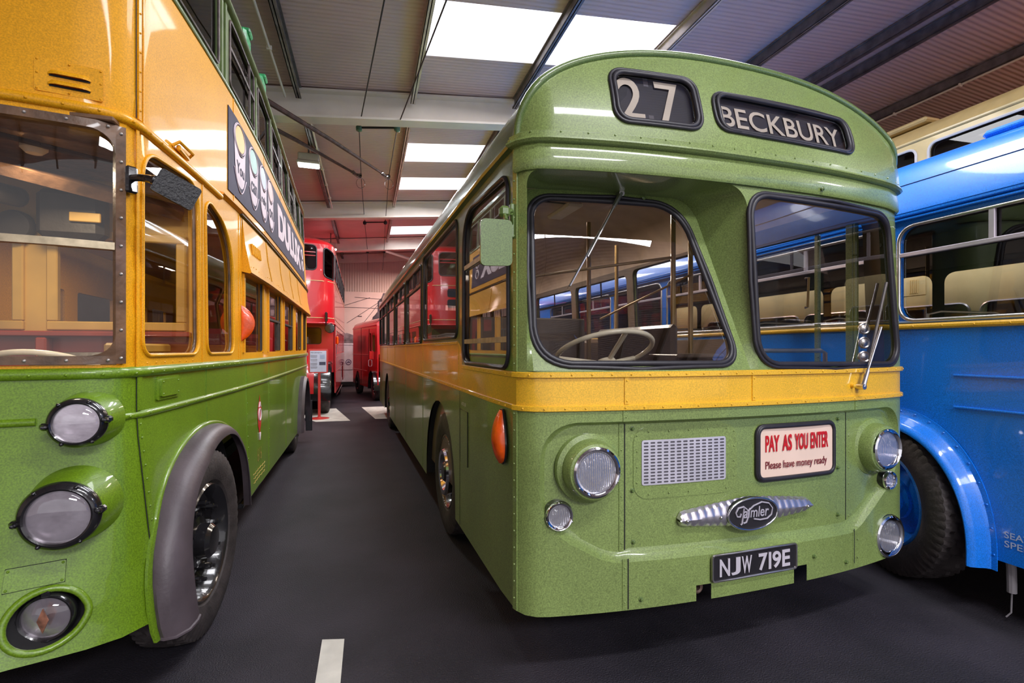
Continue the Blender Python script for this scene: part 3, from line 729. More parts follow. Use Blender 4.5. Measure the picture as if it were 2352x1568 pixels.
        skin(B, [(sg*C*1.02, .45), (end, .45), (end, 2.46), (sg*C*1.02, 2.46)], hs, off=-.045, g=.3).build('interior_lining', BROWN, root)
        for i, w_ in enumerate(hs):
            if sg > 0 and i == 0: continue
            skin(B, w_, off=-.012, g=.3).build('side_window', GLASS, root)
            mb = MB(); mb.tube([B.P(a, b, .001) for a, b in dens(w_, .12)], .013 if sg < 0 else .01, closed=True, seg=6); mb.build('window_rubber', RUBBER, root, ang=60)
            a, b, c, d = wins[i-1] if i else (.27, 1.25, 1.42, 2.38)
            mb = MB()
            if i == 0:
                for z_ in (1.565, 2.045): mb.grid([[B.P(q(.29+(.93)*k/4), z_+dz, o) for k in range(5)] for dz, o in ((-.014, -.01), (-.014, .004), (.014, .004), (.014, -.01))])
                each(mb, 'sliding_window_frame', DULLAL, root)
            elif i >= 2:
                for z_ in (2.19,): mb.grid([[B.P(q(a+.01+(b-a-.02)*k/4), z_+dz, o) for k in range(5)] for dz, o in ((-.014, -.01), (-.014, .004), (.014, .004), (.014, -.01))])
                vy = (a+b)/2; mb.grid([[B.P(q(vy+dy), z_, o) for z_ in (2.19, d)] for dy, o in ((-.01, -.01), (-.01, .004), (.01, .004), (.01, -.01))])
                mb.build('ventilator_bar', RUBBER, root)
        # rails with rivets
        mb = MB(); strip(mb, B, sg*C if sg < 0 else q(1.42), end, flatbar(1.232, 1.258, .01), g=.4)
        if sg < 0:
            strip(mb, B, sg*C, q(1.27), flatbar(1.385, 1.412, .01), g=.2); strip(mb, B, q(1.42), end, flatbar(1.548, 1.57, .01), g=.4)
            for i in range(80):
                y = .3+i*.1; rivet(mb, B.P(q(y), 1.245, .01), B.N(q(y)), .005)
                if y < 1.25: rivet(mb, B.P(q(y), 1.399, .01), B.N(q(y)), .005)
                elif 1.45 < y < 6: rivet(mb, B.P(q(y), 1.559, .01), B.N(q(y)), .0045)
            for y in (1.42, 3.12, 4.66, 6.22, 7.78, 9.0): vstrip(mb, B, q(y), 1.26, 1.548 if y > 1 else 1.385, .024, .005)
        mb.build('side_band_rails', GYEL, root)
        mb = MB()
        if sg < 0:
            vstrip(mb, B, -C-.005, .305, 1.235, .03, .006)
            for i in range(12): rivet(mb, B.P(-C-.008, .36+i*.078, .006), B.N(-C), .005)
            for y in (3.12, 4.66, 6.22, 9.0): vstrip(mb, B, q(y), .31, 1.232, .02, .004)
            vstrip(mb, B, -C-.005, 1.415, 2.45, .03, .006)
            for i in range(12): rivet(mb, B.P(-C-.008, 1.45+i*.085, .006), B.N(-C), .005)
            each(mb, 'cover_strip', GREEN, root)
            g_ = MB()
            for y in (1.365, ): g_.grid([[B.P(q(y), z_, .0015) for z_ in (.31, .7, 1.23)], [B.P(q(y+.007), z_, .0015) for z_ in (.31, .7, 1.23)]])
            each(g_, 'panel_gap', DARK, root)
            # small access flap and its plate
            f0, f1 = q(1.12), q(1.33)
            fm = MB(); fm.prism([(f1, .76), (f0, .76), (f0, 1.11), (f1, 1.11)], lambda a, b, o: B.P(a, b, o), .006); fo = fm.build('access_flap', GREEN, root)
            fm = MB(); fm.tube([B.P(a, b, .004) for a, b in ((f1, .76), (f0, .76), (f0, 1.11), (f1, 1.11))], .003, closed=True, seg=6); fm.build('flap_edge', DARK, fo)
            text_mb('AUTO LUB', fit=(.13, .022), offset=.004, fn=lambda u, v, w: B.P(q(1.31)+u, 1.14+v, .002)).build('flap_lettering', WHITE, root)
            # orange side indicator: teardrop lens on a black base
            rows = []; c0 = q(.36); n = 14
            for i in range(n+1):
                t = i/n; zz = .955+.262*t; hw = .064*math.sin(PI*min(1, t**.62*.93+.03))**.75+.004; dp = .052*math.sin(PI*(t*.9+.06))**.7
                rows.append([B.P(c0+hw*math.cos(a), zz, dp*math.sin(a)**.7+.008) for a in [PI*k/12 for k in range(13)]])
            m1 = MB(); m1.grid(rows); ind = m1.build('side_indicator', AMBER, root, ang=60)
            m1 = MB(); m1.grid([[p+B.N(c0)*-.006+V(0, .0, 0) for p in (r[0], r[-1])] for r in rows]); m1.tube([r[-1] for r in rows]+[r[0] for r in rows[::-1]], .007, closed=True, seg=6); m1.build('indicator_base', BLACKP, ind)
    # rear wall
    MB().box((0, 10.36, 1.4), (2.3, .03, 2.1)).build('rear_panel', GREEN, root)
    # ---- wheels and arches
    for sg in (-1, 1):
        for cy, r in ((2.15, .70), (7.85, .64)):
            mb = MB(); mb.grid([[V(sg*x, cy+r*math.cos(t), .32+(.77)*math.sin(t)) for t in [PI*i/16 for i in range(17)]] for x in (1.245, .80)]); mb.build('wheel_housing', DARK, root)
        wheel(root, (sg*1.10, 2.10, .5), 0, .5, .24, sg, 'chrome', .29)
        wheel(root, (sg*1.10, 7.85, .5), 0, .5, .24, sg, 'black', .29, N=60)
    MB().box((0, 5.3, .42), (2.1, 9.8, .08)).build('chassis', DARK, root)
    # ---- lamps
    def lamp(s0, z0, r, off, housing=None, chr_=1.3, tilt=0, nm='headlamp', lensd=.03):
        p = B.P(s0, z0, off); n = V(0, -1, 0)*.7+B.N(s0)*.3; n.normalize()
        R = r*chr_; e = MB()
        if housing:
            e.lathe(p, n, [(housing*1.22, -.01), (housing*1.20, .012), (housing*1.04, .022), (housing*1.0, .07), (housing*.93, .085), (R*1.02, .088)], seg=48); o = e.build(nm, GREEN, root, ang=30); base = .086
        else:
            e.lathe(p, n, [(R*1.04, -.03), (R*1.04, .004), (R, .006)], seg=40); o = e.build(nm, BLACKP, root); base = .004
        q_ = p+n*base
        e = MB(); e.lathe(q_, n, [(R*1.02, -.002), (R*1.0, .012), (R*.92, .018), (r*1.12, .014), (r*1.02, .006), (r*1.0, -.004)], seg=48); e.build('chrome_bezel', CHROME, o, ang=40)
        e = MB(); e.lathe(q_, n, [(r*1.01, .004), (r*.8, -.02), (r*.45, -.045), (.012, -.052), (.001, -.052)], seg=40); e.build('reflector', BOWL, o, ang=60)
        e = MB(); e.lathe(q_, n, [(.011, -.05), (.011, -.02), (.0001, -.014)], seg=10); e.build('bulb', CHROME, o)
        e = MB(); e.lathe(q_, n, [(r*1.01, .002)]+[(r*math.cos(a), .003+lensd*math.sin(a)) for a in [PI/2*i/6 for i in range(1, 6)]]+[(.0001, .003+lensd)], seg=40); e.build('lamp_glass', LENS, o, ang=60)
        e = MB()
        for k in range(3):
            a = PI/2+2*PI*k/3+.1; u = V(math.cos(a), 0, math.sin(a)); u = (u-n*u.dot(n)).normalized(); rivet(e, q_+u*R*.95+n*.013, n, .006)
        each(e, 'bezel_screw', ALU, o)
        return o
    lamp(-.925, .962, .088, -.04, .135, 1.30)
    lamp(.915, .952, .088, -.04, .135, 1.30)
    lamp(-1.075, .754, .046, -.012, None, 1.45, nm='side_lamp', lensd=.018)
    lamp(1.03, .750, .036, -.006, None, 1.5, nm='side_lamp', lensd=.016)
    lamp(1.015, .428, .085, .002, None, 1.42, nm='fog_lamp')
    # ---- grille plate
    CF = F(B, -.04)
    pl = rect(-.70, -.115, .80, 1.145, .075, 6)
    mb = MB(); mb.prism(dens(pl, .1), lambda a, b, o: B.P(a, b, -.04+o), .003)
    for i in range(5):
        for zz in (.822, 1.122): rivet(mb, B.P(-.62+i*.11, zz, -.037), B.N(0), .0045)
    for i in range(4):
        for ss in (-.682, -.133): rivet(mb, B.P(ss, .88+i*.075, -.037), B.N(0), .0045)
    gp = mb.build('grille_panel', GREEN, root)
    hs = []
    for i in range(13):
        for j in range(13):
            x = -.635+i*.0355; z = .878+j*.0158+(.0)
            hs.append([(x-.013, z), (x-.010, z-.004), (x+.010, z-.004), (x+.013, z), (x+.010, z+.004), (x-.010, z+.004)])
    sheet(rect(-.658, -.186, .866, 1.082, .012, 3), hs, F(B, -.034), g=.2).build('grille_mesh', mat('grille_silver', (.70, .67, .76), .35, metal=.35), gp)
    sheet(rect(-.656, -.188, .868, 1.08), [], F(B, -.0362), g=.2).build('grille_backing', mat('grille_back', (.10, .09, .11), .6), gp)
    # ---- pay-as-you-enter board
    sg_ = rect(.012, .553, .845, 1.115, .04, 6)
    mb = MB(); mb.prism(sg_, lambda a, b, o: B.P(a, b, -.04+o), .012); bd = mb.build('notice_board', SIGNP, root)
    mb = MB(); P = [B.P(a, b, -.028) for a, b in dens(sg_, .08)]; mb.tube(P, .011, closed=True, seg=8); mb.tube([B.P(.283+(a-.283)*1.02, .98+(b-.98)*1.04, -.032) for a, b in dens(sg_, .08)], .010, closed=True, seg=8); mb.build('board_frame', RUBBER, bd, ang=60)
    fb = lambda x, z: (lambda u, v, w: B.P(x+u, z+v, -.0265+w))
    xx = .058
    for wd_, wdt in (('PAY', .094), ('AS', .066), ('YOU', .096), ('ENTER', .134)):
        text_mb(wd_, fit=(wdt, .086), offset=.03, fn=fb(xx, .985)).build('red_lettering', SIGNR, bd); xx += wdt+.020
    text_mb('Please have money ready', fit=(.44, .052), offset=.012, fn=fb(.058, .885)).build('small_lettering', SIGNM, bd)
    # ---- number plate
    npl = rect(-.302, .222, .385, .512, .014, 4); fp_ = lambda a, b, o: B.P(a, b, .006+o)
    mb = MB(); mb.prism(npl, fp_, .006); pt = mb.build('number_plate', PLATEB, root)
    mb = MB(); mb.tube([B.P(a, b, .012) for a, b in dens(npl, .1)], .006, closed=True, seg=6); mb.build('plate_edge', ALU, pt, ang=60)
    xx = -.262
    for ch, wdt in (('N', .060), ('J', .055), ('W', .062), (' ', .026), ('7', .056), ('1', .016), ('9', .056), ('E', .052)):
        if ch != ' ':
            text_mb(ch, fit=(wdt, .085), offset=.02, ext=.003, fn=lambda u, v, w, x0=xx: B.P(x0+u, .405+v, .012+w)).build('plate_character', mat('plate_silver', (.58, .54, .60), .4), pt)
        xx += wdt+.008
    # ---- winged badge
    bc = -.055; bz = .690
    def wing(t):                  # t -1..1 along the badge, returns half-height
        a = abs(t); return .030+.046*(1-a)**.75
    n = 96; top = []; bot = []
    for i in range(n+1):
        t = -1+2*i/n; sc = .004*abs(math.sin(t*PI*9.5)); e = 1 if abs(t) < .97 else max(.2, (1-abs(t))/.03)
        top.append((bc+t*.415, bz+(wing(t)+sc)*e)); bot.append((bc+t*.415, bz-(wing(t)*.92+sc)*e))
    rows = []
    for k, fz in enumerate((0, .12, .35, .5, .65, .88, 1)):
        o = (-.036, -.018, -.006, -.002, -.006, -.018, -.036)[k]
        rows.append([B.P(b[0], b[1]+(t_[1]-b[1])*fz, o+(.004*abs(math.sin((-1+2*i/n)*PI*9.5)) if 0 < k < 6 else 0)) for i, (t_, b) in enumerate(zip(top, bot))])
    mb = MB(); mb.grid(rows); bw = mb.build('winged_badge', mat('wing_silver', (.74, .70, .78), .24, metal=.85, var=.03), root, ang=30)
    ov = [(bc+.152*math.cos(2*PI*i/48), bz+.003+.079*math.sin(2*PI*i/48)) for i in range(48)]
    mb = MB(); mb.prism(ov, lambda a, b, o: B.P(a, b, -.02+o), .028); mb.build('badge_oval', mat('badge_black', (.012, .010, .014), .6), bw)
    mb = MB(); mb.tube([B.P(a, b, .009) for a, b in ov], .0055, closed=True, seg=8); mb.build('badge_rim', CHROME, bw, ang=60)
    text_mb('aimler', fit=(.158, .052), offset=.006, shear=.15, ext=.003, fn=lambda u, v, w: B.P(bc-.062+u, bz-.014+v, .009+w)).build('badge_script', mat('badge_silver', (.62, .58, .66), .35, metal=.3), bw)
    mb = MB(); W = lambda L_: [B.P(bc+a, bz+b, .011) for a, b in L_]
    mb.tube(W([(-.080, -.044), (-.072, -.038), (-.066, .0), (-.060, .036)]), .0045, seg=6)
    mb.tube(W([(-.064, -.038), (-.046, -.034), (-.034, -.006), (-.040, .028), (-.062, .044), (-.094, .040), (-.110, .018), (-.102, -.002), (-.084, -.004), (-.078, .012)]), .0045, seg=6)
    mb.tube(W([(-.036, .020), (.0, .044), (.05, .058), (.095, .048), (.118, .022), (.112, -.010), (.085, -.028), (.04, -.030), (.0, -.022)]), .004, seg=6)
    mb.build('badge_flourish', mat('badge_silver', (.62, .58, .66), .35), bw, ang=60)
    mb = MB()
    for x in (-.38, -.19, .16, .37): rivet(mb, B.P(bc+x, bz, .002), V(0, -1, 0), .009)
    each(mb, 'badge_screw', ALU, bw)
    # ---- wipers
    def wiper(piv, elb, b0, b1, nm='wiper'):
        e = MB(); d = (elb-piv).normalized(); e.tube([piv, piv+d*.10], .014, seg=8, r2=.010); e.tube([piv+d*.09, elb], .006, seg=8); e.cyl(piv+V(0, .03, 0), piv+V(0, -.012, 0), .016, 12); o = e.build(nm, ALU, root)
        e = MB(); e.tube([b0, b1], .0055, seg=6); e.build('wiper_blade', ALU, o)
        e = MB(); e.tube([b0+V(0, .008, 0), b1+V(0, .008, 0)], .004, seg=6); e.build('wiper_rubber', RUBBER, o); return o
    wiper(bp(-.635, 2.325, .03), bp(-.878, 1.965, .05), bp(-.775, 2.12, .03), bp(-.972, 1.82, .02))
    wiper(B.P(.70, 1.31, .035), B.P(.845, 1.64, .05), B.P(.78, 1.46, .028), B.P(.965, 1.90, .02))
    MB().lathe(B.P(.66, 1.315, 0), (0, -1, 0), [(.012, 0), (.010, .02), (.0001, .024)], seg=10).build('wiper_stub', GYEL, root)
    MB().lathe(B.P(.39, 2.36, .01), (0, -1, 0), [(.008, 0), (.008, .02), (.012, .022), (.0001, .03)], seg=8).build('wiper_stub', GREEN_D, root)
    MB().lathe(bp(-.50, 2.315, 0), (0, -1, 0), [(.008, 0), (.008, .02), (.012, .022), (.0001, .03)], seg=8).build('wiper_stub', GREEN_D, root)
    # ---- driver's mirror
    c = V(-1.365, .11, 1.985)
    M = Matrix.Rotation(math.radians(4), 4, 'Z')
    mb = MB(); mb.prism(rpoly([(-.074, -.105), (.074, -.098), (.074, .105), (-.074, .10)], .022, 5), lambda a, b, o: c+M @ V(a, -o, b), .014)
    mr = mb.build('driver_mirror', GREEN_D, root)
    mb = MB(); mb.tube([c+V(.05, .0, .105), c+V(.045, .02, .14), c+V(.09, .05, .165)], .009, seg=8); mb.tube([c+V(.09, .05, .165), B.P(-C-.02, 2.14, .01)], .010, seg=8); mb.tube([c+V(.09, .05, .15), B.P(-C-.02, 2.09, .01)], .008, seg=8)
    mb.bbox(B.P(-C-.02, 2.115, .012), (.02, .03, .16), .004); mb.bbox(c+V(.05, .03, .15), (.05, .04, .05), .012); mb.build('mirror_bracket', GREEN_D, mr)
    MB().lathe(B.P(C+.06, 2.17, 0), (1, -.2, 0), [(.012, -.01), (.012, .01), (.016, .015), (.0001, .03)], seg=10).build('door_button', GREEN_D, root)
    # ---- interior
    MB().box((0, 5.3, .72), (2.35, 9.9, .04)).build('saloon_floor', BROWN, root)
    st = MB(); cst = V(-.66, .42, 1.50); Mx = Matrix.Rotation(math.radians(-24), 4, 'X')
    P = [cst+Mx @ V(.262*math.cos(t), .262*math.sin(t), 0) for t in [2*PI*i/48 for i in range(48)]]
    st.tube(P, .0135, closed=True, seg=8); so = st.build('steering_wheel', IVORY, root, ang=60)
    st = MB(); hc = cst+Mx @ V(0, 0, -.07)
    for a in (.35, PI-.35, PI*1.5): st.tube([hc, cst+Mx @ V(.25*math.cos(a), .25*math.sin(a), 0)], .013, seg=8)
    each(st, 'wheel_spoke', IVORY, so)
    st = MB(); st.lathe(hc, Mx @ V(0, 0, 1), [(.06, -.05), (.06, .0), (.05, .02), (.02, .028), (.0001, .028)], seg=24); st.build('wheel_boss', IVORY, so)
    st = MB(); st.cyl(hc, hc+Mx @ V(0, 0, -.5), .03, 12); st.build('steering_column', CABDARK, so)
    st = MB(); st.bbox((-.62, .24, 1.28), (1.0, .22, .22), .05); st.build('dashboard', CABDARK, root)
    st = MB(); st.bbox((-.62, 1.05, 1.05), (.5, .48, .12), .04); st.bbox((-.62, 1.30, 1.35), (.48, .12, .55), .05); st.build('driver_seat', SEATM, root)
    st = MB(); st.bbox((-.72, 1.52, 1.25), (.98, .035, 1.0), .01); st.build('cab_partition', BROWN, root)
    st = MB(); st.bbox((-.12, 1.0, 1.24), (.05, .95, .85), .02); st.build('cab_door', SEATM, root)
    st = MB(); st.bbox((.02, .62, 1.20), (.30, .26, .52), .03); st.bbox((.02, .62, 1.475), (.34, .30, .025), .008); st.build('ticket_machine_stand', BROWN, root)
    for x, y in ((.15, .92), (.34, .98), (-.2, 1.5), (.45, 2.2), (-.45, 2.2)):
        st = MB(); st.cyl((x, y, .74), (x, y, 2.5), .017, 10); st.build('grab_pole', POLE, root)
    st = MB(); st.tube([(.16, .92, 2.15), (-.9, 1.5, 2.02)], .010, seg=6); st.tube([(.34, .95, 2.05), (-.1, 1.5, 1.75)], .008, seg=6); each(st, 'ceiling_rod', POLE, root)
    st = MB()
    for x in (-.18, .10): st.bbox((x-.25, 2.2+x, 2.88), (.34, .03, .008), .002)
    each(st, 'ceiling_slot', CABDARK, root)
    for y in [2.75+.78*i for i in range(9)]:
        for x in (-.78, .78):
            st = MB(); st.bbox((x, y, 1.38), (.86, .09, .48), .045); st.bbox((x, y-.24, 1.12), (.86, .42, .10), .04); st.bbox((x, y-.1, .90), (.7, .3, .34), .02); se = st.build('passenger_seat', SEATM, root)
            st = MB(); st.tube([V(x-.40, y, 1.5), V(x-.39, y, 1.64), V(x-.3, y, 1.66), V(x+.3, y, 1.66), V(x+.39, y, 1.64), V(x+.40, y, 1.5)], .012, seg=6); st.build('seat_handrail', ALU, se)
    for y in (2.4, 4.6, 6.8):
        MB().bbox((0, y, 2.84), (.16, .5, .04), .015).build('added_saloon_lamp', mat('added_lamp_cover', (.9, .85, .75), .4), root)  # lamp body added to go with the saloon fill light
        o = area('saloon_fill_light', (1.99, 2.01+y, 2.79), (0, 0, 0), .5, .5, 26, (1, .86, .72))  # added fill that brightens the dark saloon
    # folding door leaves, edges and rail
    for y, w_ in ((.70, .03), (.395, .045), (.36, .02), (1.30, .03)):
        st = MB(); st.bbox((1.205 if y > .5 else 1.13, y, 1.40), (.03, w_*1.3, 1.86), .008)
        for i in range(5): rivet(st, V(1.19 if y > .5 else 1.115, y-w_*.65, .8+i*.33), V(0, -1, 0), .006)
        st.build('door_edge', GREEN, root)
    st = MB(); st.tube([(1.0, .62, 2.0), (.985, .58, 2.0), (.975, .58, 1.80), (1.0, .62, 1.80)], .008, seg=6); st.build('door_handle', POLE, root)
    st = MB(); st.tube([(.40, .60, 1.505), (1.02, .52, 1.505), (1.06, .52, 1.49), (1.07, .52, 1.1)], .015, seg=8); st.build('entrance_handrail', ALU, root)
    for z in (1.64, 1.555, 1.47):
        st = MB(); st.lathe((.985, .20, z), (-.35, -1, 0), [(.036, 0), (.036, .006), (.030, .010), (.024, .006), (.018, .010), (.0001, .011)], seg=24); st.build('round_disc', ALU, root)  # plain round discs behind the right windscreen
    return root
green_bus()
# ================================================================== the yellow and green double-deck trolleybus
def trolleybus():
    root = empty('trolleybus', (-1.655, 2.407, 0))
    tag(root, 'yellow and green double-decker trolleybus with navy paint-advert banner and black-rimmed headlamps at the left edge', 'trolleybus')
    K = .885
    h = [(.76*i/12, .07*(i/12)**2) for i in range(13)]
    h += bez((.76, .07), (.885, .10), (.90, .24))
    h += [(.94, .62), (.98, 1.08), (1.03, 1.78), (1.075, 2.8), (1.105, 4.3), (1.13, 6.0), (1.145, 7.6)]
    h += bez((1.145, 7.6), (1.12, 8.6), (.75, 8.7))+[(0, 8.75)]
    h = [(x*K, y*K) for x, y in h]
    def mod(t, z, p):
        t = abs(t)
        if z > 2.5: return -.07*min(1, (z-2.5)/1.3)*max(0, min(1, (t-2)/4))
        if z > 1.192: return 0
        k = ((1.192-z)/.797); w = max(0, 1-max(0, t-.4425)/.398); w2 = max(0, 1-max(0, t-.885)/2.124)
        return .22*w*k**1.4+.0885*(1-w)*w2*k
    B = Plan(h, mod); E1 = 7.45; BK = 8.0; C = .862
    MX = B.smax
    # ---- lower panels (right side with the wheel arch, front, and plain left side)
    arcS = lambda t: (1.60-.78*math.cos(t), .42+.65*spow(math.sin(t), .8))
    arch = [arcS(PI*i/24) for i in range(25)]
    rarc = [(6.55-.62*math.cos(PI*i/16), .36+.72*spow(math.sin(PI*i/16), .8)) for i in range(17)]
    lampc = (.575, .515)
    hole = [(lampc[0]+.108*math.cos(2*PI*i/32), lampc[1]+.102*math.sin(2*PI*i/32)) for i in range(32)]
    outl = [(-C, .37), (0, .40), (.5, .385), (.80, .36), (.845, .36)]+arch+[(2.40, .36), (5.9, .33)]+rarc+[(7.2, .36), (MX, .36), (MX, 1.41), (-C, 1.41)]
    skin(B, outl, [hole], g=.07, gz=.09).build('lower_panel', TGREEN, root, ang=50)
    skin(B, [(-MX, .36), (-C, .37), (-C, 1.41), (-MX, 1.41)], g=.5).build('lower_panel', TGREEN, root)
    # ---- window panels
    sw = [rpoly([(.885, 1.488), (1.535, 1.488), (1.515, 2.445), (.885, 2.405)], [.07, .09, .14, .12], 8),
          rpoly([(1.655, 1.488), (2.20, 1.488), (2.16, 2.30), (1.62, 2.42)], [.07, .08, .42, .12], 12)]
    sw += [rpoly([(a, 1.488), (b, 1.488), (b, 2.09), (a, 2.09)], .03, 3) for a, b in ((2.49, 3.16), (3.46, 4.24), (4.50, 5.36), (5.62, 6.46), (6.66, 7.25))]
    fw = [(.03, 1.452), (.775, 1.452), (.785, 2.452), (.03, 2.44)]
    fwl = [(-x, z) for x, z in fw][::-1]
    swl = [[(-a, b) for a, b in w_][::-1] for w_ in sw]
    skin(B, [(-MX, 1.41), (MX, 1.41), (MX, 2.50), (-MX, 2.50)], [fw, fwl]+sw+swl, g=.09, gz=.2, thick=.035).build('window_panel', TYEL, root, ang=40)
    skin(B, [(-MX, 2.50), (MX, 2.50), (MX, 3.27), (-MX, 3.27)], g=.12).build('waist_panel', TYEL, root, ang=50)
    # upper deck frames
    uw = [(.98, 1.86), (2.10, 2.86), (3.02, 3.66), (3.82, 4.44), (4.60, 5.22), (5.38, 5.98), (6.14, 6.74), (6.9, 7.4)]
    uh = [rpoly([(a, 3.315), (b, 3.315), (b, 3.755), (a, 3.755)], .03, 3) for a, b in uw]
    uh += [rpoly([(.03, 3.315), (.76, 3.315), (.76, 3.755), (.03, 3.755)], .03, 3)]
    uh += [[(-a, b) for a, b in w_][::-1] for w_ in uh]
    skin(B, [(-MX, 3.27), (MX, 3.27), (MX, 3.82), (-MX, 3.82)], uh, g=.12, gz=.3, thick=.03).build('upper_window_panel', TOLIVE, root, ang=40)
    for i, w_ in enumerate(uh[:9]):
        skin(B, w_, off=-.012, g=.3).build('upper_window', DGLASS, root)
        if i < 8:
            a, b = uw[i]; mb = MB()
            mb.tube([B.P(x, z, .004) for x, z in dens(w_, .2)], .009, closed=True, seg=6)
            if i in (1, 3, 5): mb.grid([[B.P(a+(b-a)*k/3, 3.56+dz, o) for k in range(4)] for dz, o in ((-.012, 0), (-.012, .012), (.012, .012), (.012, 0))]); mb.grid([[B.P((a*.25+b*.75)+dx, zz, o) for zz in (3.33, 3.75)] for dx, o in ((-.01, 0), (-.01, .014), (.01, .014), (.01, 0))])
            mb.build('window_channel', mat('old_channel', (.12, .09, .085), .5, metal=.3, var=.3, vscale=20), root)
    mb = MB()
    for s0 in (.90, 1.92, 2.0, 2.94, 3.74, 4.52, 5.30, 6.06, 6.82): vstrip(mb, B, s0, 3.28, 3.80, .035, .010)
    each(mb, 'upper_pillar', TOLIVE, root)
    mb = MB(); strip(mb, B, -2, E1+.3, halfround(3.275, .014, .9), g=.2); mb.build('sill_rail', TOLIVE, root)
    mb = MB(); strip(mb, B, -2, E1+.3, [(0, 3.79), (.018, 3.795), (.034, 3.81), (.034, 3.822), (.0, 3.84)], g=.2); mb.build('roof_gutter', TOLIVE, root)
    rows = []
    for k in range(9):
        t = k/8*PI/2; rows.append([B.P(s_, 3.835, 0)*1 for s_ in [-MX+2*MX*i/90 for i in range(91)]]); rr = []
        for p in rows[-1]:
            c = V(0, 3.6, 0); q = V(p.x, p.y, 0); f = math.cos(t); rr.append(V(p.x*(.12+.88*f), 3.6+(p.y-3.6)*(.55+.45*f), 3.835+.36*math.sin(t)))
        rows[-1] = rr
    MB().grid(rows).build('roof', TOLIVE, root, ang=60)
    # glazed windows: lower deck
    for i, w_ in enumerate(sw+swl):
        skin(B, w_, off=-.02, g=.3).build('side_window', TGLASS, root)
        if i < 2:
            mb = MB(); mb.tube([B.P(a, b, .002) for a, b in dens(w_, .05)], .009, closed=True, seg=8); mb.build('window_edge', TYEL, root, ang=60)
            mb = MB(); mb.tube([B.P(1.0+(a-1.0)*1, b, -.022) for a, b in dens(w_, .05)], .011, closed=True, seg=8); mb.build('window_rubber', WOOD, root, ang=60)
        elif i < 7:
            xs = [p[0] for p in w_]; a, b = min(xs), max(xs)
            mb = MB(); vstrip(mb, B, b+.02, 1.49, 2.08, .035, .012); vstrip(mb, B, a-.02, 1.49, 2.08, .035, .012); each(mb, 'window_pillar', TYEL, root)
            mb = MB(); vstrip(mb, B, b-.025, 1.50, 2.08, .04, -.012); mb.build('window_channel', CABDARK, root)
            if i in (3, 4):
                mb = MB(); mb.grid([[B.P(a+(b-a)*k/3, 1.80+dz, o) for k in range(4)] for dz, o in ((-.010, -.02), (-.010, .0), (.010, .0), (.010, -.02))]); mb.grid([[B.P(b-.12+dx, zz, o) for zz in (1.50, 1.80)] for dx, o in ((-.012, -.02), (-.012, 0), (.012, 0), (.012, -.02))]); mb.build('sliding_window_frame', CABDARK, root)
    # front cab window: old wooden frame with metal edging
    def frame(a0, a1, z0, z1, wd_, o, m, nm):
        mb = MB(); P = [(a0, z0), (a1, z0), (a1, z1), (a0, z1)]; Q = [(a0+wd_, z0+wd_), (a1-wd_, z0+wd_), (a1-wd_, z1-wd_), (a0+wd_, z1-wd_)]
        sheet(P, [Q], F(B, o), g=.1, thick=.03).build(nm, m, root)
    frame(.035, .782, 1.456, 2.448, .034, .016, WOOD, 'window_frame')
    mb = MB()
    for s0, z0, dx, dz in ((.748, 1.49, -1, 1), (.748, 2.414, -1, -1)):
        n = 8; r = .085; P = [(s0, z0)]+[(s0+dx*r*(1-math.sin(PI/2*i/n)), z0+dz*r*(1-math.cos(PI/2*i/n))) for i in range(n+1)]
        if dx*dz > 0: P = P[::-1]
        if area2(P) < 0: P = P[::-1]
        mb.prism(P, lambda a, b, o: B.P(a, b, .004+o), .012)
    each(mb, 'frame_corner', WOOD, root)
    mb = MB()
    for i in range(9): rivet(mb, B.P(.765, 1.48+i*.117, .016), B.N(.765), .007)
    for i in range(6):
        rivet(mb, B.P(.10+i*.125, 1.472, .016), B.N(.3), .007); rivet(mb, B.P(.10+i*.125, 2.432, .016), B.N(.3), .007)
    each(mb, 'frame_screw', DULLAL, root)
    skin(B, rect(.06, .755, 1.47, 2.43), off=-.012, g=.2).build('front_window', TGLASS, root)
    skin(B, rect(-.755, -.06, 1.47, 2.43), off=-.012, g=.2).build('front_window', TGLASS, root)
    mb = MB(); mb.grid([[B.P(.07+.68*k/4, 1.945+dz, o) for k in range(5)] for dz, o in ((-.017, -.012), (-.015, .006), (.015, .006), (.017, -.012))]); mb.build('window_bar', mat('old_brass', (.55, .45, .30), .4, metal=.6, var=.15, vscale=20), root)
    # ---- rails
    mb = MB(); strip(mb, B, -C, MX-.4, halfround(1.418, .024, .95), g=.1)
    for i in range(22): rivet(mb, B.P(.05+i*.11, 1.414, .020), B.N(.05+i*.11), .006)
    strip(mb, B, .10, .505, halfround(1.232, .016, .9), g=.06); strip(mb, B, .765, MX-.4, halfround(1.230, .016, .9), g=.1)
    for i in range(44): rivet(mb, B.P(.8+i*.13, 1.232, .013), B.N(.8+i*.13), .005)
    mb.build('waist_rail', TGREEN, root, ang=50)
    mb = MB(); strip(mb, B, -2, 1.9, halfround(2.492, .022, .95), g=.06)
    for i in range(10): rivet(mb, B.P(.04+i*.11, 2.488, .019), B.N(.3), .006)
    strip(mb, B, 1.9, MX-.4, [(0, 2.500), (.010, 2.502), (.026, 2.515), (.026, 2.522), (.0, 2.528)], g=.2)
    mb.build('deck_rail', TYEL, root, ang=50)
    mb = MB(); strip(mb, B, 2.36, MX-.5, [(.004, 2.492), (.02, 2.496), (.02, 2.503), (.004, 2.507)], g=.2); mb.build('rain_channel', CABDARK, root)
    # corner and panel seams
    mb = MB(); vstrip(mb, B, C, 2.52, 3.27, .020, .006); vstrip(mb, B, C+.03, 2.52, 3.27, .008, .004)
    for i in range(9): rivet(mb, B.P(C, 2.56+i*.085, .006), B.N(C), .0045)
    vstrip(mb, B, C-.012, 1.44, 2.47, .016, .004)
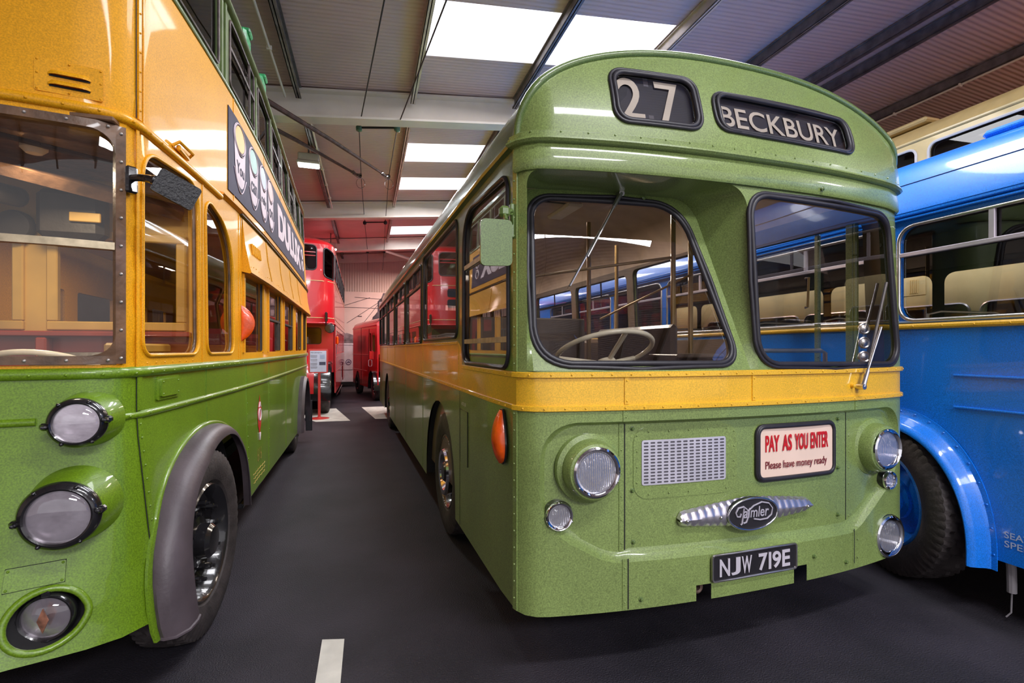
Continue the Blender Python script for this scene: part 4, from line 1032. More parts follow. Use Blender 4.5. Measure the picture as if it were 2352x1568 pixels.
    for i in range(7): rivet(mb, B.P(.93+i*.085, 1.455, .0), B.N(1.0), .0045)
    for s0 in (1.585, 2.33, 2.39): vstrip(mb, B, s0, 1.44, 2.48, .014, .004)
    for s0 in (3.3, 4.37, 5.5): vstrip(mb, B, s0, 2.52, 3.26, .012, .003)
    vstrip(mb, B, 2.20, 2.52, 3.26, .016, .004)
    each(mb, 'yellow_cover_strip', TYEL, root)
    mb = MB(); vstrip(mb, B, C, .38, 1.215, .030, .005); vstrip(mb, B, C, 1.25, 1.40, .03, .005)
    for i in range(14): rivet(mb, B.P(C, .41+i*.06, .005), B.N(C), .005)
    for s0 in (2.56, 3.5, 4.70): vstrip(mb, B, s0, .36, 1.21, .018, .004)
    for s0 in (1.65,): vstrip(mb, B, s0, 1.07, 1.21, .012, .004)
    for s0 in (1.65, 2.56, 3.5, 4.7): vstrip(mb, B, s0, 1.25, 1.40, .014, .004)
    for s0 in (2.56, 3.5):
        for i in range(9): rivet(mb, B.P(s0, .42+i*.085, .004), B.N(s0), .005)
    each(mb, 'green_cover_strip', TGREEN, root)
    mb = MB()
    for s0, z0, z1 in ((C-.018, .38, 1.40), (3.51, .36, 1.21), (6.0, .36, 1.21), (1.66, 1.25, 1.40)):
        mb.grid([[B.P(s0+d, z0+(z1-z0)*i/8, .0015) for i in range(9)] for d in (-.0025, .0025)])
    mb.grid([[B.P(C-.02+d, 2.52+.75*i/8, .0015) for i in range(9)] for d in (-.003, .003)])
    each(mb, 'panel_gap', DARK, root)
    # ---- vent with two louvres
    mb = MB(); mb.prism(rect(.50, .712, 2.53, 2.66, .008, 2), lambda a, b, o: B.P(a, b, o), .004)
    for s0, z0 in ((.508, 2.538), (.704, 2.538), (.508, 2.652), (.704, 2.652), (.606, 2.538), (.606, 2.652), (.508, 2.6), (.704, 2.6)): rivet(mb, B.P(s0, z0, .004), B.N(s0), .004)
    vn = mb.build('vent_plate', TYEL, root)
    for z0 in (2.612, 2.572):
        mb = MB(); rows = []
        for k in range(6):
            a = k/5*PI/2; rows.append([B.P(.54+.135*i/10, z0-.012+.020*math.cos(a)*(1 if 0 < i < 10 else .4), .004+.016*math.sin(a)*(min(1, min(i, 10-i)/1.5))) for i in range(11)])
        mb.grid(rows); mb.build('louvre', TYEL, vn, ang=60)
        MB().prism(rect(.545, .672, z0-.018, z0-.010), lambda a, b, o: B.P(a, b, .004+o), .001).build('louvre_slot', DARK, vn)
    # route blind at the top
    lp = rect(-.42, .438, 2.862, 3.14, .05, 6)
    skin(B, lp, off=.004, g=.1).build('route_blind', BLIND, root)
    text_mb('S', fit=(.13, .19), offset=.012, fn=lambda u, v, w: B.P(.285+u, 2.895+v, .006)).build('route_letter', mat('blind_grey_letter', (.36, .33, .36), .6), root)
    mb = MB(); mb.tube([B.P(a, b, .006) for a, b in dens(lp, .06)], .009, closed=True, seg=8); mb.build('blind_frame', TYEL, root, ang=60)
    # ---- visor over the saloon windows and its louvre ribs
    rows = []
    for (z, o) in ((2.485, .004), (2.30, .022), (2.125, .055), (2.085, .066), (2.078, .055), (2.09, .0)):
        rows.append([B.P(2.42+(5.4)*i/30, z, o) for i in range(31)])
    mb = MB(); mb.grid(rows)
    for j in (0, 30):
        k0 = len(mb.v); mb.v += [tuple(r[j]) for r in rows]; mb.f.append(tuple(k0+i for i in range(6)))
    for i in range(42): rivet(mb, B.P(2.46+i*.09, 2.13+.012*math.sin(i), .053), B.N(3), .0045)
    for s0 in (3.3, 4.1, 4.95, 5.8): mb.grid([[B.P(s0+d, z, o+e_) for z, o in ((2.48, .006), (2.3, .024), (2.13, .056))] for d, e_ in ((-.012, 0), (-.01, .005), (.01, .005), (.012, 0))])
    mb.build('window_visor', TYEL, root, ang=30)
    mb = MB()
    for i in range(6): mb.tube([B.P(2.62+i*.055, 2.25, .036), B.P(2.62+i*.055, 2.335, .026)], .009, seg=6)
    each(mb, 'visor_louvre', TYEL, root)
    mb = MB(); mb.tube([B.P(1.18, 2.535, .0), B.P(1.19, 2.56, .03), B.P(1.36, 2.56, .03), B.P(1.37, 2.535, 0)], .008, seg=6); mb.bbox(B.P(1.28, 2.535, .012), (.02, .16, .03), .006); mb.build('rain_shield', TYEL, root)
    # ---- advertising banner
    ban = [(2.06, 2.588), (7.1, 2.60), (7.1, 3.155), (2.06, 3.155)]
    skin(B, ban, off=.006, g=.2, thick=.005).build('advert_panel', NAVY, root)
    O = .0085
    cols = [(.85, .40, .03), (.22, .44, .38), (.38, .46, .62), (.78, .42, .40)]
    cx_ = [2.35, 2.80, 3.21, 3.61]
    for i, (cx, wd_) in enumerate(zip(cx_, ('You', 'can', 'rely', 'on'))):
        el = lambda rx, rz, z0, n=28: [(cx+rx*math.cos(2*PI*k/n), z0+rz*math.sin(2*PI*k/n)) for k in range(n)]
        skin(B, el(.135, .088, 3.035), off=O+.001, g=.15).build('paint_lid', mat('paint_colour_%s' % 'abcd'[i], cols[i], .5), root)
        mb = MB(); mb.tube([B.P(a, b, O) for a, b in el(.150, .098, 3.035)], .005, closed=True, seg=6); mb.tube([B.P(a, b, O) for a, b in el(.170, .108, 3.03)], .0035, closed=True, seg=6); each(mb, 'lid_ring', LILAC, root, ang=60)
        P = [(cx-.16, 2.985)]+[(cx-.16+.32*t, 2.985-.075*math.sin(PI*t)) for t in [k/10 for k in range(1, 10)]]+[(cx+.16, 2.985)]
        Q = [(cx+.13*math.cos(a)+.01, 2.80+.115*math.sin(a)) for a in [-PI*k/10 for k in range(11)]]
        P = P[::-1]+[(cx-.14, 2.82)]+Q[::-1][1:]+[(cx+.15, 2.86)]
        if area2(P) < 0: P = P[::-1]
        skin(B, P, off=O, g=.15).build('paint_can', LILAC, root)
        text_mb(wd_, fit=(.22, .085 if wd_ != 'rely' else .10), offset=.015, fn=lambda u, v, w: B.P(cx-.105+u, 2.775+v, O+.002)).build('advert_lettering', NAVY, root)
        mb = MB(); mb.tube([B.P(cx-.16+.34*t, 2.80-.15*math.sin(PI*min(1, t*.95+.02)), O) for t in [k/12 for k in range(13)]], .004, seg=6); mb.build('can_outline', LILAC, root)
    text_mb('DULUX', fit=(2.42, .36), offset=.06, space=1.0, fn=lambda u, v, w: B.P(4.08+u, 2.70+v, O)).build('advert_lettering', LILAC, root)
    mb = MB()
    for zz in (2.98, 2.80): mb.tube([B.P(6.72+.10*math.cos(a), zz+.07*math.sin(a), O) for a in [2*PI*k/16 for k in range(16)]], .012, closed=True, seg=6)
    for zz in (2.93, 2.88, 2.84): mb.tube([B.P(6.66, zz, O), B.P(6.84, zz, O)], .008, seg=6)
    mb.build('advert_emblem', LILAC, root)
    # ---- lower panel details
    bx = rect(1.005, 1.245, 1.277, 1.388, .012, 3)
    mb = MB(); mb.prism(bx, lambda a, b, o: B.P(a, b, o), .008); mb.prism(rect(1.03, 1.22, 1.292, 1.374, .01, 3), lambda a, b, o: B.P(a, b, .008+o), .010)
    for s0, z0 in ((1.045, 1.305), (1.205, 1.305), (1.045, 1.362), (1.205, 1.362)): rivet(mb, B.P(s0, z0, .018), B.N(1.1), .004)
    mb.build('access_cover', TGREEN, root, ang=20)
    mb = MB(); mb.prism(rect(.455, .618, .63, .708, .004, 2), lambda a, b, o: B.P(a, b, o), .004)
    for s0, z0 in ((.463, .638), (.61, .638), (.463, .70), (.61, .70)): rivet(mb, B.P(s0, z0, .004), B.N(.5), .005)
    mb.build('blank_plate', TGREEN, root, ang=20)
    mb = MB(); mb.tube([B.P(a, b, .002) for a, b in rect(.455, .618, .63, .708)], .0022, closed=True, seg=5); mb.build('plate_gap', DARK, root)
    # crest, fleet number and gilt lettering
    CR = mat('crest_red', (.75, .04, .03), .4, coat=.5); GILT = mat('gilt', (.62, .45, .12), .4, metal=.3)
    cs = 3.03
    P = [(cs-.085, .98), (cs-.06, .86), (cs-.03, .83), (cs, .72), (cs+.03, .83), (cs+.06, .86), (cs+.085, .98), (cs+.05, 1.05), (cs+.02, 1.07), (cs, 1.13), (cs-.02, 1.07), (cs-.05, 1.05)]
    skin(B, P, off=.003, g=.2).build('crest', CR, root)
    mb = MB(); mb.tube([B.P(cs+.045*math.cos(a), .955+.05*math.sin(a), .005) for a in [2*PI*k/16 for k in range(16)]], .006, closed=True, seg=6); mb.tube([B.P(cs-.03, 1.02, .005), B.P(cs, 1.06, .005), B.P(cs+.03, 1.02, .005)], .005, seg=6); mb.tube([B.P(cs-.02, .80, .005), B.P(cs, .74, .005), B.P(cs+.02, .80, .005)], .005, seg=6); mb.build('crest_detail', LILAC, root)
    text_mb('616', fit=(.17, .11), offset=-.005, fn=lambda u, v, w: B.P(2.94+u, .565+v, .003)).build('fleet_number', GILT, root)
    mb = MB()
    for j in range(3): mb.tube([B.P(2.75+.03*k, .50-.035*j+.006*math.sin(k*1.9+j), .003) for k in range(18)], .0022, seg=4)
    mb.build('gilt_small_writing', GILT, root)
    # ---- lamps
    def lamp(s0, z0, r, ln, nm, m_body):
        n = (B.N(s0)*.55+V(.0, -1, 0)*.45).normalized() if s0 > .3 else V(0, -1, 0); n = V(.10, -.99, .0).normalized()
        p = B.P(s0, z0, -.03); e = MB(); e.lathe(p, n, [(r*1.42, 0), (r*1.36, .03), (r*1.24, ln*.75), (r*1.12, ln), (r*1.05, ln+.02)], seg=48); o = e.build(nm, m_body, root, ang=40)
        q = p+n*(ln+.008)
        e = MB(); e.lathe(q, n, [(r*1.10, -.01), (r*1.16, .0), (r*1.17, .018), (r*1.08, .034), (r*.96, .040), (r*.90, .036), (r*.88, .022), (r*.90, .0)], seg=56); e.build('lamp_rim', BLACKP, o, ang=40)
        e = MB(); e.lathe(q, n, [(r*.90, .022), (r*.7, .0), (r*.35, -.03), (.014, -.04), (.001, -.04)], seg=40); e.build('reflector', CLEARBOWL, o, ang=60)
        e = MB(); e.lathe(q, n, [(.02, -.04), (.022, -.01), (.012, .004), (.0001, .008)], seg=14); e.build('bulb_holder', BLACKP, o)
        e = MB(); e.lathe(q, n, [(r*.90, .026)]+[(r*.90*math.cos(a), .026+.028*math.sin(a)) for a in [PI/2*i/6 for i in range(1, 6)]]+[(.0001, .054)], seg=40); e.build('lamp_glass', CLEARLENS, o, ang=60)
        e = MB(); ref = V(0, 0, 1); u = ref.cross(n).normalized()
        for a in (0.1, PI+.1):
            c = q+u*math.cos(a)*r*1.14+V(0, 0, 1)*math.sin(a)*r*1.14; e.bbox(c+n*.02, (.035, .03, .028), .008); e.lathe(c+n*.03, n, [(.011, 0), (.011, .014), (.006, .022), (.0001, .023)], seg=8)
        for a in (1.1, 2.2, 4.2, 5.3): rivet(e, q+u*math.cos(a)*r*1.08+V(0, 0, 1)*math.sin(a)*r*1.08+n*.034, n, .008)
        each(e, 'rim_clip', BLACKP, o)
        return o
    lamp(.668, 1.234, .082, .12, 'side_lamp', TGREEN)
    lamp(.632, .90, .108, .14, 'headlamp', TGREEN)
    lamp(-.668, 1.234, .082, .12, 'side_lamp', TGREEN); lamp(-.632, .90, .108, .14, 'headlamp', TGREEN)
    # recessed fog lamp low down
    P = [B.P(a, b, .006) for a, b in hole]; mb = MB(); mb.tube(P, .013, closed=True, seg=10); fr_ = mb.build('fog_lamp_ring', TGREEN, root, ang=60)
    mb = MB(); c3 = B.P(lampc[0], lampc[1], -.09)
    mb.grid([P+[P[0]], [p*.85+c3*.15+V(0, .05, 0) for p in P]+[P[0]*.85+c3*.15+V(0, .05, 0)], [c3+V(0, .05, 0)]*(len(P)+1)]); mb.build('lamp_recess', DARK, root)
    n = V(.05, -1, 0).normalized(); q = B.P(lampc[0]-.004, lampc[1]-.004, -.035); r = .088
    e = MB(); e.lathe(q, n, [(r*.9, -.05), (r*1.03, -.01), (r*1.04, .012), (r*.94, .024), (r*.86, .02), (r*.85, .008)], seg=48); o = e.build('fog_lamp', BLACKP, root, ang=40)
    e = MB(); e.lathe(q, n, [(r*.86, .01), (r*.6, -.012), (r*.3, -.03), (.001, -.034)], seg=40); e.build('reflector', CLEARBOWL, o, ang=60)
    e = MB(); e.lathe(q, n, [(r*.87, .012), (r*.7, .026), (r*.4, .036), (.0001, .04)], seg=40); e.build('lamp_glass', CLEARLENS, o, ang=60)
    e = MB(); e.prism([(-.018, 0), (0, -.045), (.018, 0), (0, .045)], lambda a, b, w: q+V(a, 0, b)+n*(.035+w), .006); e.build('bulb_shield', mat('rusty_shield', (.30, .12, .07), .6, var=.3, vscale=30), o)
    e = MB()
    for a in (PI/2, PI*1.5, PI): e.bbox(q+V(math.cos(a)*r*1.03, 0, math.sin(a)*r*1.03)+n*.012, (.03, .03, .025), .006)
    each(e, 'rim_clip', BLACKP, o)
    # ---- rubber mudguard round the front arch
    rows = []; N = 40; pts = [arcS(-.17+(PI+.21)*i/N) for i in range(N+1)]
    def fen(prof_f, prof_r):
        rr = []
        for j in range(len(prof_f)):
            row = []
            for i, (a, b) in enumerate(pts):
                t = i/N; k = max(0, min(1, (t-.35)/.4)); o = prof_f[j][0]*(1-k)+prof_r[j][0]*k; inn = prof_f[j][1]*(1-k)+prof_r[j][1]*k
                d = V(1.62-a, .55-b, 0); d = d.normalized() if d.length else d
                bb = b if t > .03 else b; row.append(B.P(a+d.x*inn, max(.27, bb+d.y*inn), o))
            rr.append(row)
        return rr
    mb = MB(); mb.grid(fen([(0, -.022), (.012, -.020), (.016, -.008), (.012, .002), (0, .003)], [(0, -.022), (.012, -.020), (.016, -.008), (.012, .002), (0, .003)])); mb.build('arch_bead', TGREEN, root, ang=60)
    mb = MB(); fr2 = fen([(0, .0), (.03, -.004), (.075, .008), (.105, .035), (.118, .07), (.120, .095), (.112, .097), (.10, .07), (.0, .03)], [(0, .0), (.02, -.002), (.035, .006), (.05, .02), (.055, .04), (.055, .05), (.050, .05), (.045, .03), (0, .02)])
    mb.grid(fr2)
    for i in (0, N):
        k0 = len(mb.v); mb.v += [tuple(r_[i]) for r_ in fr2]; mb.f.append(tuple(k0+j for j in range(len(fr2))))
    mb.tube([r_[0] for r_ in fr2[:7]], .008, seg=6)
    mb.build('front_mudguard', FENDER, root, ang=40)
    mb = MB(); mb.grid([[V(x, .94+.74*math.cos(t)*.98, .40+.66*math.sin(t)) for t in [PI*i/16 for i in range(17)]] for x in (.86, .50)]); mb.build('wheel_housing', DARK, root)
    mb = MB(); pr = [(6.55-.64*math.cos(-.05+(PI+.15)*i/20), .36+.74*max(-.05, math.sin(-.05+(PI+.15)*i/20))) for i in range(21)]
    rr = []
    for (o_, inn) in ((0, 0), (.05, 0), (.085, .04), (.085, .10), (.0, .06)): rr.append([B.P(a+(6.55-a)*inn, b-(b-.4)*inn, o_) for a, b in pr])
    mb.grid(rr); mb.build('rear_mudguard', FENDER, root)
    mb = MB(); mb.bbox(B.P(7.14, .42, .06), (.10, .02, .5), .005); mb.build('mud_flap', RUBBER, root)
    mb = MB(); mb.tube([B.P(2.46, .34, -.04), B.P(5.75, .33, -.04), B.P(5.9, .30, .0)], .022, seg=8); mb.build('guard_rail', BLACKP, root)
    e = wheel(root, (.855, .68, .485), -math.radians(6), .485, .22, 1, 'black', .30, N=180)
    e['label'] = 'large black front wheel with ten studs'
    wheel(root, (1.0-.16, 5.62, .5), 0, .5, .22, 1, 'black', .29, N=60)
    wheel(root, (-.85, .64, .5), 0, .5, .22, -1, 'black', .29, N=40); wheel(root, (-.85, 5.6, .5), 0, .5, .22, -1, 'black', .29, N=40)
    MB().box((0, 3.6, .50), (1.1, 7.2, .10)).build('chassis', DARK, root)
    # ---- mirror on its cast bracket
    mb = MB(); p0 = B.P(.80, 2.235, .0); n = B.N(.80)
    mb.bbox(p0+n*.012, (.045, .045, .115), .008, Matrix.Rotation(.75, 4, 'Z')); p1 = p0+n*.06+V(.015, -.03, .0)
    c = V(.985, .00, 2.175); mb.tube([p0+V(0, 0, .01), p1, p1+(c-p1)*.25+V(0, 0, .008), p1+(c-p1)*.45+V(0, 0, .01)], .014, seg=8, r2=.018); mb.lathe(p1+(c-p1)*.42+V(0, 0, .01), (c-p1), [(.0001, -.02), (.02, -.01), (.022, .005), (.012, .02), (.0001, .022)], seg=12)
    mb.tube([p1+(c-p1)*.45+V(0, 0, .01), c+V(-.06, -.0, .03)], .006, seg=6)
    br = mb.build('mirror_bracket', BLACKP, root)
    R1 = Matrix.Rotation(math.radians(24), 4, 'Z') @ Matrix.Rotation(math.radians(24), 4, 'Y')
    mb = MB(); mb.prism(rpoly([(-.078, -.052), (.078, -.052), (.078, .052), (-.078, .052)], .012, 4), lambda a, b, o: c+R1 @ V(a, -o, b), .016); mb.build('mirror', mat('crackle_black', (.012, .010, .012), .45, var=.3, bump=.6, bscale=90), root)
    # ---- orange trafficator
    rows = []; s0 = 2.405
    for i in range(13):
        t = i/12; z = 1.575+.262*t; d = .085*math.sin(PI*t)**.75
        rows.append([B.P(s0-.022, z, .006), B.P(s0-.020, z, d*.6+.006), B.P(s0-.004, z, d+.008), B.P(s0+.016, z, d*.6+.006), B.P(s0+.022, z, .006)])
    MB().grid(rows).build('orange_indicator', AMBER, root, ang=50)
    # ---- cab and saloon interior seen through the windows
    MB().box((0, 3.9, .80), (1.5, 7.2, .04)).build('saloon_floor', BROWN, root)
    MB().box((0, 3.9, 2.50), (1.6, 7.4, .03)).build('lower_ceiling', CABYEL, root)
    def fr(x0, x1, z0, z1, y, w_=.05, t=.04, nm='bulkhead_window_frame', m=CABYEL):
        mb = MB()
        for (a, b, c_, d) in ((x0, x1, z0, z0+w_), (x0, x1, z1-w_, z1), (x0, x0+w_, z0+w_, z1-w_), (x1-w_, x1, z0+w_, z1-w_)): mb.bbox(((a+b)/2, y, (c_+d)/2), (b-a, t, d-c_), .006)
        return mb.build(nm, m, root)
    yb = 1.02
    MB().bbox((0, yb, 1.22), (1.62, .03, .82), .004).build('bulkhead_lower', CABRED, root)
    MB().bbox((0, yb, 2.33), (1.62, .03, .34), .004).build('bulkhead_upper', CABYEL, root)
    for x0, x1 in ((-.80, -.45), (-.02, .12), (.745, .80)): MB().bbox(((x0+x1)/2, yb, 1.9), (x1-x0, .035, .6), .004).build('bulkhead_post', CABYEL, root)
    fr(.10, .76, 1.62, 2.18, yb-.02); fr(-.47, .0, 1.62, 2.18, yb-.02)
    MB().bbox((.0, yb-.05, 1.60), (1.6, .09, .03), .006).build('bulkhead_shelf', CABRED, root)
    for x in (-.3, .1, .46): MB().bbox((x, yb-.06, 1.25), (.05, .07, .66), .008).build('red_batten', CABRED, root)
    MB().bbox((.28, yb-.08, 1.28), (.26, .04, .3), .01).build('switch_panel', CABRED, root)
    MB().bbox((.66, .62, 1.52), (.06, .7, .05), .01).build('side_ledge', CABYEL, root)
    MB().bbox((.25, yb-.10, 2.24), (.30, .12, .26), .03).build('control_box', CABDARK, root)
    MB().bbox((.33, yb-.17, 2.22), (.14, .015, .05), .004).build('fuse_panel', CABYEL, root)
    MB().lathe((-.02, yb-.05, 2.17), (0, -1, 0), [(.085, 0), (.085, .03), (.075, .045), (.03, .05), (.001, .05)], seg=32).build('round_horn', CABDARK, root)
    MB().bbox((-.28, yb-.12, 2.12), (.26, .16, .38), .02).build('contactor_box', CABDARK, root)
    mb = MB(); mb.tube([(-.35, .35, 2.40), (-.15, .45, 2.36), (-.02, .60, 2.28), (.05, .85, 2.30)], .05, seg=12)
    for i in range(12):
        t = i/11; a = V(-.35, .35, 2.40)*(1-t)+V(-.02, .60, 2.28)*t; mb.lathe(a, (1, .8, -.3), [(.05, -.01), (.06, 0), (.05, .01)], seg=12)
    mb.build('air_hose', CABDARK, root)
    MB().tube([(-.6, .1, 2.46), (.75, .95, 2.30)], .045, seg=4).build('roof_strut', WOOD, root)
    MB().tube([(-.2, .05, 2.46), (.72, .55, 2.40)], .012, seg=6).build('roof_cable', CABDARK, root)
    MB().bbox((.1, .5, 2.46), (1.3, .9, .02), .004).build('cab_ceiling', WOOD, root)
    mb = MB(); mb.tube([V(.40, .36, 1.40)+Matrix.Rotation(-.5, 4, 'X') @ V(.22*math.cos(t), .22*math.sin(t), 0) for t in [2*PI*i/40 for i in range(40)]], .013, closed=True, seg=8); mb.tube([(.18, .36, 1.40), (.62, .36, 1.40)], .012, seg=8); mb.cyl((.40, .36, 1.40), (.40, .20, 1.05), .025, 10); mb.build('steering_wheel', IVORY, root, ang=60)
    MB().bbox((.40, .78, 1.25), (.42, .38, .5), .05).build('driver_seat', SEATM, root)
    for y in [1.9+.8*i for i in range(6)]:
        for x in (-.5, .45): MB().bbox((x, y, 1.36), (.7, .09, .62), .04).build('passenger_seat', mat('seat_red_hide', (.20, .02, .02), .45, coat=.4), root)
    MB().lathe((.3, .45, 2.45), (0, 0, -1), [(.05, 0), (.05, .02), (.03, .04), (.001, .045)], seg=20).build('added_cab_lamp', mat('added_lamp_cover', (.9, .85, .75), .4), root)  # lamp body added to go with the cab fill light
    area('cab_fill_light', (-1.35, 2.86, 2.38), (0, 0, 0), .2, .2, 7, (1, .84, .62)); area('saloon_fill_light', (-1.65, 5.4, 2.42), (0, 0, 0), .4, 1.5, 10, (1, .84, .66))  # added fills that brighten the dark cab and lower saloon
    # roof details
    for i, (s0, z0) in enumerate(((2.62, 3.87), (3.30, 3.87), (1.9, 3.87))):
        mb = MB(); p = B.P(s0, z0, -.03); mb.bbox(p+V(.015, 0, .03), (.06, .22, .13), .02); mb.bbox(p+V(.02, 0, .10), (.09, .12, .04), .01); mb.build('roof_ventilator', mat('bright_green', (.05, .45, .16), .5, coat=.3, var=.3, vscale=30), root)
    mb = MB(); mb.bbox((0, 3.6, 4.22), (.8, 1.9, .14), .05); mb.cyl((.305, 3.6, 4.2), (.305, 3.6, 4.5), .06); mb.cyl((-.195, 3.6, 4.2), (-.195, 3.6, 4.42), .06); mb.build('trolley_gantry', DARK, root)
    BOOM = mat('boom_steel', (.075, .035, .030), .6, spec=.2, var=.3, vscale=9)
    for (tip, base, nm) in ((V(.87, 11.09, 5.20), V(-1.35, 6.0, 4.48), 0), (V(.29, 11.27, 5.22), V(-1.85, 6.0, 4.40), 1)):
        tl = tip-V(-1.655, 2.407, 0); bl = base-V(-1.655, 2.407, 0); mb = MB(); mb.tube([bl, bl+(tl-bl)*.5+V(0, 0, .03), tl], .040, seg=10, r2=.022); bo = mb.build('trolley_boom', BOOM, root)
        mb = MB(); d = (tl-bl).normalized(); mb.bbox(tl, (.05, .16, .05), .01); mb.tube([tl-d*.5, tl-d*.42+V(0, 0, .03), tl-d*.3], .026, seg=8); mb.tube([tl-d*.2, tl+V(0, 0, .05)], .03, seg=8); mb.tube([tl-d*.45+V(0, 0, -.03), tl-d*.2+V(0, 0, -.05), tl+V(0, 0, -.02)], .008, seg=6)
        mb.tube([tl+V(.11*math.cos(a)*.8, 0, -.14+.11*math.sin(a)) for a in [2*PI*k/20 for k in range(20)]], .004, closed=True, seg=5); mb.build('trolley_head', BLACKP, bo)
    return root
trolleybus()
# ================================================================== neighbouring vehicles
def box_sheet(outer, holes, fr, off=0., thick=.03, g=.5): return sheet(outer, holes, lambda a, b, o: fr(a, b, off+o), g=g, thick=thick)
def blue_bus():
    root = empty('blue_bus', (3.46, 2.0, 0), -math.radians(3))
    tag(root, 'bright blue single-decker bus with yellow waist line and flared wheel arch at right edge', 'bus')
    L = lambda a, b, o=0: V(-o, a, b)                # near side, facing -x
    R = lambda a, b, o=0: V(2.44+o, a, b)
    y0, y1 = -1.9, 8.6
    wins = [(-1.55, .345)]+[(.47+1.36*i, 1.71+1.36*i) for i in range(5)]
    W = [rpoly([(a, 1.70), (b, 1.70), (b, 2.315), (a, 2.315)], .10, 6) for a, b in wins]
    arc = [(.36+.55*math.cos(t), .34+.78*spow(math.sin(t), .9)) for t in [PI*i/28 for i in range(29)]]
    rarc = [(5.4+.56*math.cos(t), .34+.72*math.sin(t)) for t in [PI*i/16 for i in range(17)]]
    low = [(y0, .34)]+arc[::-1]+rarc[::-1]+[(y1, .34), (y1, 1.64), (y0, 1.64)]
    # gently dented lower side
    def dent(a, b, o=0):
        d = .006*math.sin(a*3.1+b*2)*math.sin(b*4.2)+.010*math.exp(-((a+.55)**2+(b-.95)**2)/.03)-.008*math.exp(-((a+.35)**2+(b-.72)**2)/.012)
        return V(-o-d, a, b)
    sheet(low, [], dent, g=.09).build('lower_side', BLUE, root, ang=60)
    sheet([(y0, 1.64), (y1, 1.64), (y1, 2.40), (y0, 2.40)], W, L, g=.6, thick=.04).build('window_side', BLUE, root)
    sheet([(y0, .34), (y1, .34), (y1, 2.40), (y0, 2.40)], W, lambda a, b, o: V(2.44-o, a, b), g=.6).build('far_side', mat('dark_lining', (.075, .06, .05), .6, var=.1), root)
    prof = [(-.012, 2.385), (-.035, 2.40), (-.030, 2.43), (.0, 2.52), (.045, 2.62), (.11, 2.71), (.22, 2.79), (.38, 2.85), (.60, 2.89), (.9, 2.915), (1.22, 2.92)]
    prof += [(2.44-x, z) for x, z in prof[-2::-1]]
    rows = []
    for (y, k) in ((y0, 1), (-.5, 1), (.6, 1), (2, 1), (4, 1), (6, 1), (8.2, 1), (8.5, .9), (8.6, .6)): rows.append([V(x, y, 2.385+(z-2.385)*k) for x, z in prof])
    MB().grid(rows).build('roof', BLUE, root, ang=50)
    mb = MB()
    for z, r in ((2.388, .013), (2.36, .008)): mb.tube([(-.022, y0, z), (-.022, y1, z)], r, seg=6)
    mb.build('roof_gutter', BLUE, root)
    mb = MB(); mb.tube([V(.035, y0, 2.60), V(.035, y1, 2.60)], .0035, seg=5); mb.build('roof_seam', mat('seam_blue', (.006, .05, .20), .5), root)
    mb = MB()
    for y in (-.9, -.1): mb.bbox((.30, y, 2.825), (.12, .26, .05), .02)
    each(mb, 'roof_ventilator', BLUE, root)
    mb = MB(); mb.tube([(-.006, y0, 1.662), (-.006, y1, 1.662)], .019, seg=10)
    for i in range(60): rivet(mb, V(-.024, y0+.1+.17*i, 1.662), V(-1, 0, 0), .005)
    mb.build('yellow_waist_rail', GYEL, root)
    mb = MB(); mb.grid([[V(x, y, z) for y in (y0, y1)] for x, z in ((0, 1.683), (-.012, 1.688), (-.012, 1.697), (0, 1.70))]); mb.build('sill_moulding', mat('pale_blue', (.30, .45, .75), .4, coat=.6), root)
    mb = MB()
    for y in (.42, 1.77, -.62): mb.grid([[V(x, y+d, z) for z in (.42, 1.64)] for x, d in ((0, -.012), (-.004, -.01), (-.004, .01), (0, .012))])
    for z in (1.36, 1.17): mb.tube([V(-.001, .02, z), V(-.001, y0, z)], .007, seg=6)
    each(mb, 'panel_beading', BLUE, root)
    for i, w_ in enumerate(W):
        sheet(w_, [], lambda a, b, o: V(.02-o, a, b), g=.6).build('side_window', GLASS, root)
        a, b = wins[i]; mb = MB()
        mb.tube([V(-.004, p[0], p[1]) for p in dens(w_, .15)], .012, closed=True, seg=8); fr = mb.build('window_trim', ALU, root, ang=60)
        mb = MB(); mb.bbox((.0, (a+b)/2, 2.13), (.022, b-a, .028), .004); mb.bbox((.0, -.175 if i == 0 else (a+b)/2, 2.22), (.020, .032, .18), .004)
        if i == 0: mb.bbox((0, -1.0, 2.22), (.02, .032, .18), .004)
        mb.build('ventilator_frame', mat('lilac_aluminium', (.60, .53, .60), .35, metal=.5), root)
    # wheel, mudguard and housing
    BT = wheel(root, (.125, .42, .5), -math.radians(17), .5, .25, -1, 'blue', .30, N=180); BT['label'] = 'front wheel with bright blue rim and chunky treaded tyre'
    wheel(root, (.15, 5.4, .5), 0, .5, .24, -1, 'blue', .29, N=48); wheel(root, (2.28, .33, .5), 0, .5, .24, 1, 'blue', .29, N=40); wheel(root, (2.28, 5.4, .5), 0, .5, .24, 1, 'blue', .29, N=40)
    rows = []
    A = [-.10+(PI+.16)*i/40 for i in range(41)]
    for (o, k) in ((.0, 1.0), (.006, 1.0), (.008, .955), (.03, .93), (.075, .905), (.105, .88), (.112, .855), (.108, .842), (.09, .85), (.02, .86)):
        rows.append([V(-o, .36+.56*k*math.cos(t), .34+.79*k*spow(math.sin(t), .9)) for t in A])
    mb = MB(); mb.grid(rows)
    for i in (0, 40): k0 = len(mb.v); mb.v += [tuple(r[i]) for r in rows]; mb.f.append(tuple(k0+j for j in range(len(rows))))
    for t in A[1::2]: rivet(mb, V(-.008, .36+.56*.977*math.cos(t), .34+.79*.977*spow(math.sin(t), .9)), V(-1, 0, 0), .006)
    mb.build('flared_mudguard', BLUE, root, ang=50)
